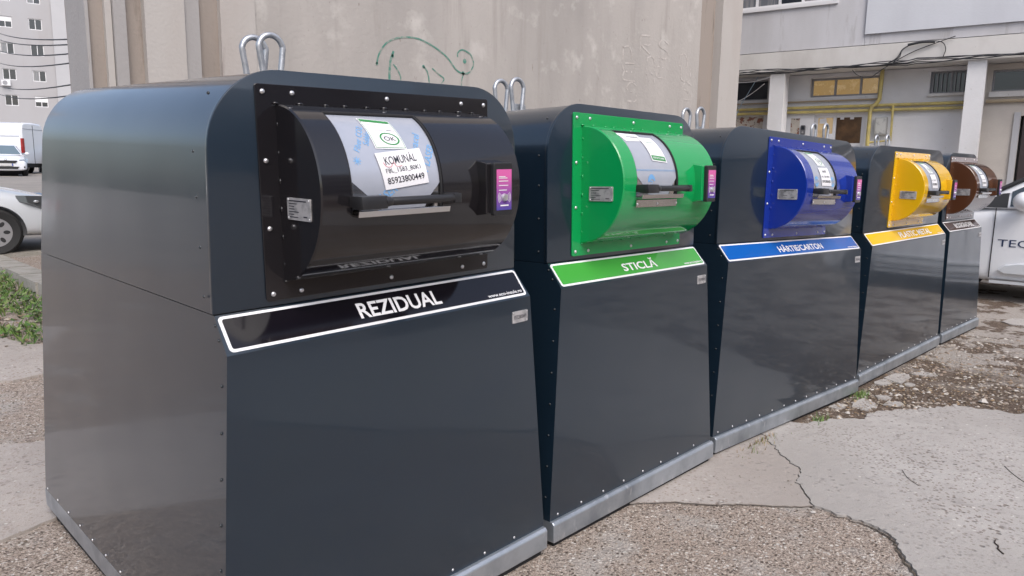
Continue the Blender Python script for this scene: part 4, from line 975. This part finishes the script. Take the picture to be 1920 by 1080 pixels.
# cargo van (rear three-quarter view) behind the saloon
cv = empty('cargo_van', 'tall white cargo van with red tail light standing behind the white saloon car', 'van', (9.15, 41.4, H(8, 42) - .05), R(138), 'parked cars')
secs = []
for (x, zt, hw) in ((-.02, 2.44, .9), (.05, 2.5, .97), (4.0, 2.55, .98), (4.6, 2.4, .97), (5.3, 1.35, .93), (5.9, 1.1, .86)):
    half = [(hw * .95, .35), (hw, .6), (hw, 1.2), (hw * .97, zt - .35), (hw * .9, zt - .06), (hw * .75, zt), (0, zt + .03)]
    secs.append([(x, y, z) for y, z in half] + [(x, -y, z) for y, z in half[-2::-1]])
link('body', loft(secs), M['wpaint'], cv, smooth=40)
for s in (1, -1):
    link('tail_light', boxm(-.05, .03, s * .9 - .09, s * .9 + .09, 1.05, 1.75), M['tail'], cv, bevel=.02)
    for x in (.9, 4.7): wheel(cv, x, s * .86, .34, .22, s)
    link('side_moulding', boxm(.1, 4.4, s * .985 - .012, s * .985 + .012, 1.86, 1.9), M['wpaint'], cv)
    side_window(cv, [(4.55, 1.35), (5.15, 1.35), (4.65, 2.1), (4.4, 2.1)], lambda z, s_: s_ * .975, s, M['cglass'])
link('door_seam', boxm(-.035, -.02, -.008, .008, .5, 2.4), M['trim'], cv); link('rear_bumper', boxm(-.12, .0, -.95, .95, .35, .55), M['trim'], cv, bevel=.03)
link('roof_moulding', boxm(-.03, -.01, -.85, .85, 2.2, 2.22), M['gframe'], cv)
screen(cv, 'windscreen', 5.28, 1.37, .8, 4.65, 2.3, .7, M['wshield'], .03)

# white van beside the farthest container: nose towards +y, its left flank towards us
vn = empty('delivery_van', 'white van with dark blue lettering on its door, parked beside the farthest container', 'van', (10.85, -.77, 0), R(92.5), 'parked cars')
VB = [(2.2, .34, .72, .62), (2.15, .28, .92, .78), (1.9, .24, 1.06, .88), (1.35, .22, 1.15, .92), (1.0, .22, 1.19, .925), (.2, .22, 1.22, .925), (-1.2, .22, 1.22, .925), (-1.9, .24, 1.22, .91), (-2.2, .3, 1.18, .87)]
secs = []
for (x, zl, zt, hw) in VB:
    h = zt - zl; half = [(hw * .9, zl), (hw * .99, zl + .08), (hw, zl + h * .3), (hw, zl + h * .7), (hw * .985, zl + h * .93), (hw * .9, zt), (0, zt + .02)]
    secs.append([(x, y, z) for y, z in half] + [(x, -y, z) for y, z in half[-2::-1]])
cut = bmesh.new()
for x in (1.66, -1.4):
    for s in (-1, 1): cyl(cut, (x, s * .5, .32), (x, s * 1.2, .32), .37, 40)
link('body', bool_cut(subsurf(loft(secs), 2), cut), M['wpaint'], vn, smooth=35)
for x in (1.66, -1.4): bm = bmesh.new(); cyl(bm, (x, -.49, .32), (x, .49, .32), .36, 24); link('wheel_housing', bm, M['gap'], vn)
for x in (1.66, -1.4):
    for s in (1, -1): wheel(vn, x, s * .80, .32, .21, s)
syv = greenhouse(vn, (1.47, .36, -2.0, -2.18), 1.15, 1.82, .90, .74, M['wpaint'])
screen(vn, 'windscreen', 1.42, 1.19, .78, .44, 1.745, .64, M['cglass'])
for s in (1, -1):
    qw = side_window(vn, [(1.36, 1.165), (.99, 1.165), (.99, 1.345), (1.06, 1.335)], syv, s, M['trim']); qw.name = 'quarter_panel'
    side_window(vn, [(.965, 1.18), (.1, 1.21), (.1, 1.68), (.40, 1.68), (.965, 1.36)], syv, s, M['cglass'])
    side_window(vn, [(.0, 1.24), (-1.1, 1.25), (-1.1, 1.71), (.02, 1.71)], syv, s, M['cglass'])
    mo = mirror(vn, .80, s * 1.04, 1.25, M['wpaint'], 1.4)
    bm = bmesh.new(); cyl(bm, (.84, s * .9, 1.17), (.82, s * 1.0, 1.2), .03, 10); link('mirror_arm', bm, M['trim'], mo)
    bm = bmesh.new(); tube(bm, [(x, s * (yv + .004), z) for x, yv, z in ((1.46, .835, 1.17), (1.12, .80, 1.37), (.75, .745, 1.58), (.38, .69, 1.785))], .026, 8); link('pillar_trim', bm, M['trim'], vn, smooth=60)
    bm = bmesh.new(); prism(bm, [(1.02, .40), (.94, .36), (-1.0, .36), (-1.0, .50), (.80, .50), (.94, .47)], 1, s * .925 - (.0 if s > 0 else .035), s * .925 + (.035 if s > 0 else .0)); st = link('side_strip', bm, M['silver'], vn, bevel=.012)
    link('strip_insert', boxm(-.9, .72, s * .963 - .004, s * .963 + .004, .445, .458), M['trim'], st)
    link('door_seam', boxm(1.095, 1.105, s * .9245 - .006, s * .9245 + .006, .30, 1.16), M['trim'], vn)
    link('door_seam', boxm(.06, .07, s * .9245 - .006, s * .9245 + .006, .30, 1.16), M['trim'], vn)
    link('sill_strip', boxm(-1.0, 1.09, s * .905 - .02, s * .905 + .02, .235, .27), M['silver'], vn)
    link('door_handle', boxm(.14, .34, s * .935 - .015, s * .935 + .015, 1.02, 1.06), M['wpaint'], vn, bevel=.01)
    bm = bmesh.new(); add_text(bm, 'TECH', lambda u, v: (u, s * .9285, v), 1.045 if s > 0 else .60, .60 if s > 0 else 1.045, .69, .78); bmesh.ops.recalc_face_normals(bm, faces=bm.faces[:]); link('lettering', bm, mat('navy_vinyl', (.012, .03, .09), .4), vn)
    bm = bmesh.new(); bmesh.ops.create_icosphere(bm, subdivisions=2, radius=1, matrix=Matrix.Translation((2.0, s * .7, .92)) @ Matrix.Diagonal((.2, .16, .1, 1))); link('headlight', bm, M['lamp'], vn, smooth=180)
link('grille', boxm(2.1, 2.2, -.45, .45, .6, .72), M['trim'], vn, bevel=.02)

# ---------------------------------------------------------------- kerbs of the planter on the left
M['kerb'] = mat('kerb_concrete', (.34, .32, .29), .9, var=[(5, (.26, .25, .22), .42, .66, 1), (30, (.2, .18, .16), .56, .72, 1)], bump=(60, .4, .006))
def kerb(x0, x1, y0, y1, top, label):
    zb = H((x0 + x1) / 2, y0) - .05
    tag(link('kerb_stone', boxm(x0, x1, y0, y1, zb, top), M['kerb'], bevel=.012), label, 'kerb', 'kerb stones of the planter')
for k, y in enumerate((6.3, 7.0, 7.72, 8.44, 9.16)):
    tag(link('kerb_stone', boxm(1.2 - .02 * (k % 2), 1.46, y, y + .7, H(1.3, y) - .05, .30 + .004 * k), M['kerb'], bevel=.012), 'weathered concrete kerb stone edging the grassy planter on the left', 'kerb', 'kerb stones of the planter')
for k, x in enumerate((1.25, 2.0, 2.75, 3.5, .5, -.25)):
    tag(link('kerb_stone', boxm(x, x + .74, 9.9, 10.12, .15, .33), M['kerb'], bevel=.012), 'pale kerb stone in front of the silver car', 'kerb', 'kerb stones along the parking lot')

# ---------------------------------------------------------------- loose stuff: gravel, leaves, grass
def scatter_mesh(name, n, fn, mats, label=None, kind='stuff'):
    bm = bmesh.new(); rr = random.Random(len(name) + n)
    for _ in range(n): fn(bm, rr, len(mats))
    me = bpy.data.meshes.new(name); bm.to_mesh(me); bm.free()
    for m in mats: me.materials.append(m)
    o = bpy.data.objects.new(name, me); C.objects.link(o); o['kind'] = kind
    if label: o['label'] = label; o['category'] = name.replace('_', ' ')
    return o
def stone(bm, rr, p, s, nm):
    h = Vector((rr.uniform(.7, 1.3), rr.uniform(.6, 1.1), rr.uniform(.4, .7))) * s; a = rr.random() * 6.28; ca, sa = math.cos(a), math.sin(a); v = []
    for (x, y, z) in ((1, 0, 0), (.3, .9, .1), (-.8, .6, 0), (-.7, -.7, .1), (.4, -.9, 0), (.1, .1, 1), (-.3, -.2, .9), (.5, .0, .7)):
        x += rr.uniform(-.2, .2); y += rr.uniform(-.2, .2); X = x * h.x; Y = y * h.y
        v.append(bm.verts.new((p[0] + X * ca - Y * sa, p[1] + X * sa + Y * ca, p[2] + z * h.z)))
    mi = rr.randrange(nm)
    for q in ((0, 1, 7), (1, 5, 7), (1, 2, 5), (2, 6, 5), (2, 3, 6), (3, 4, 6), (4, 7, 6), (4, 0, 7), (5, 6, 7)):
        f = bm.faces.new([v[i] for i in q]); f.material_index = mi
GM = [mat('stone_%d' % i, c, .85) for i, c in enumerate(((.25, .21, .175), (.34, .30, .26), (.15, .12, .095), (.46, .43, .40), (.27, .21, .165)))]
def in_bins(x, y): return 0 < x < 8 and y > -.02 and y < 1.8
def f_dirt(bm, rr, nm):
    for _ in range(20):
        x = rr.uniform(3.3, 7.5); y = rr.uniform(-1.6, .05) if x > 4.8 else rr.uniform(-.75, .05)
        ylim = lerp_tab([(3.3, .03), (3.8, -.14), (4.17, -.27), (4.74, -.58), (4.9, -.95), (5.3, -1.6)], x)
        if y > ylim and not in_bins(x, y): break
    stone(bm, rr, (x, y, H(x, y) + .002), rr.choice([.004, .006, .006, .009, .009, .014, .02]), nm)
scatter_mesh('gravel', 2600, f_dirt, GM)
def f_agg(bm, rr, nm):
    for _ in range(30):
        x = rr.uniform(-.5, 2.6); y = rr.uniform(-1.7, .15)
        if not in_bins(x, y) and not (1.0 < x and y > lerp_tab([(1.7, .1), (2.5, -.6)], x)) and y > lerp_tab([(1.2, -2.3), (2.0, -1.35), (2.5, -.7)], x): break
    stone(bm, rr, (x, y, H(x, y)), rr.choice([.003, .004, .005, .006, .008]), nm)
scatter_mesh('loose_pebbles', 1500, f_agg, GM)
def f_slab(bm, rr, nm):
    x = rr.uniform(2.3, 5.2); y = rr.uniform(-2.0, -.1)
    stone(bm, rr, (x, y, H(x, y) + .010), rr.choice([.0025, .003, .004, .006]), nm)
scatter_mesh('loose_grit', 450, f_slab, GM[:3])
def f_left(bm, rr, nm):
    x = rr.uniform(-1.2, .35); y = rr.uniform(.3, 5); stone(bm, rr, (x, y, H(x, y) + .003), rr.choice([.004, .005, .007, .01]), nm)
scatter_mesh('scattered_stones', 1800, f_left, GM)
def f_base(bm, rr, nm):
    x = rr.uniform(1.0, 7.8); y = -.028 - abs(rr.gauss(0, .03)); stone(bm, rr, (x, y, H(x, y) + .004), rr.choice([.003, .004, .005, .007, .009]), nm)
scatter_mesh('edge_debris', 900, f_base, GM[:3])
for (x, y, s) in ((2.60, -.92, .011), (4.98, -.72, .03), (2.42, -.60, .014), (2.99, -.6, .010)):
    bm = bmesh.new(); stone(bm, random.Random(int(x * 99)), (x, y, H(x, y) + .010), s, 1); tag(link('pebble', bm, GM[3], smooth=60), 'small white pebble lying on the cracked concrete', 'pebble', 'white pebbles on the concrete')
def twig(pts, r, label):
    bm = bmesh.new(); tube(bm, [(x, y, H(x, y) + .0115 + r) for x, y in smooth_path(pts, 4)], r, 5); tag(link('twig', bm, mat('twig_bark', (.05, .035, .028), .8), smooth=80), label, 'twig')
twig([(2.74, -1.235), (2.71, -1.238), (2.69, -1.255), (2.66, -1.26), (2.63, -1.285)], .003, 'short knotted dark twig lying on the grey concrete near the bottom right')
twig([(3.25, -.72), (3.15, -.78), (3.10, -.84)], .0013, 'thin pale straight twig in the middle of the grey concrete')
twig([(3.72, -1.08), (3.62, -1.14), (3.52, -1.22)], .0015, 'thin dark twig on the concrete at the right edge')
LM = [mat('leaf_%d' % i, c, .8) for i, c in enumerate(((.24, .16, .09), (.36, .28, .18), (.13, .085, .05), (.42, .37, .30)))]
def leaf(bm, rr, p, s, nm, up=.4):
    a = rr.random() * 6.28; d = Vector((math.cos(a), math.sin(a), rr.uniform(-.1, up))).normalized(); e = d.cross(Vector((rr.uniform(-.4, .4), rr.uniform(-.4, .4), 1))).normalized(); P = Vector(p)
    v = [bm.verts.new(P), bm.verts.new(P + d * s * .5 + e * s * .3), bm.verts.new(P + d * s + Vector((0, 0, s * .1))), bm.verts.new(P + d * s * .5 - e * s * .3)]
    f = bm.faces.new(v); f.material_index = rr.randrange(nm)
def f_leaf(bm, rr, nm):
    for _ in range(20):
        x = rr.uniform(3.2, 6.2); y = rr.uniform(-1.2, .05)
        if y > lerp_tab([(3.2, .02), (3.8, -.14), (4.17, -.27), (4.74, -.58), (4.9, -.95), (5.3, -1.6)], x) and not in_bins(x, y): break
    leaf(bm, rr, (x, y, H(x, y) + .008), rr.uniform(.008, .03), nm, .2)
scatter_mesh('leaf_litter', 1500, f_leaf, LM)
def f_leafl(bm, rr, nm):
    x = rr.uniform(-.2, 1.15); y = rr.uniform(4.8, 8.6); leaf(bm, rr, (x, y, H(x, y) + .012), rr.uniform(.03, .08), nm, .3)
scatter_mesh('dry_leaves', 900, f_leafl, LM)
GRM = [mat('grass_%d' % i, c, .6) for i, c in enumerate(((.08, .16, .03), (.13, .23, .05), (.05, .11, .02), (.19, .25, .08)))]
def f_grass(bm, rr, nm):
    for _ in range(40):
        x = rr.uniform(-.8, 1.19); y = rr.uniform(4.9, 8.9)
        if noise.noise(Vector((x * 1.6, y * 1.6, 4))) > -.12 and not (x < .62 and y < 5.9 and y < 5.2 + (.62 - x)): break
    p = (x, y, H(x, y)); h = rr.uniform(.03, .10)
    if rr.random() < .55: leaf(bm, rr, (x, y, p[2] + rr.uniform(.01, h)), rr.uniform(.03, .07), nm, .5)
    else:
        a = rr.random() * 6.28; b = Vector((math.cos(a), math.sin(a), 0)); s = Vector((-b.y, b.x, 0)) * .004; P = Vector(p)
        v = [bm.verts.new(P - s), bm.verts.new(P + s), bm.verts.new(P + b * h * .25 + Vector((0, 0, h * .7)) + s * .7), bm.verts.new(P + b * h * .7 + Vector((0, 0, h * 1.1)))]
        f = bm.faces.new(v); f.material_index = rr.randrange(nm)
scatter_mesh('grass', 4200, f_grass, GRM)
def tuft(cx, cy, r, n, seed):
    def f(bm, rr, nm):
        x = cx + rr.gauss(0, r); y = min(cy + rr.gauss(0, r * .4), -.03); h = rr.uniform(.015, .05); P = Vector((x, y, H(x, y))); a = rr.random() * 6.28; b = Vector((math.cos(a), math.sin(a), 0)); s = Vector((-b.y, b.x, 0)) * .003
        v = [bm.verts.new(P - s), bm.verts.new(P + s), bm.verts.new(P + b * h * .5 + Vector((0, 0, h)))]; q = bm.faces.new(v); q.material_index = rr.randrange(nm)
    return f
for i, (x, y, r, n) in enumerate(((4.55, -.07, .05, 160), (3.75, -.1, .05, 70), (3.05, -.04, .10, 120))):
    scatter_mesh('weed_tuft', n + i, tuft(x, y, r, n, i), GRM if i < 2 else LM[:2] + GRM[3:])
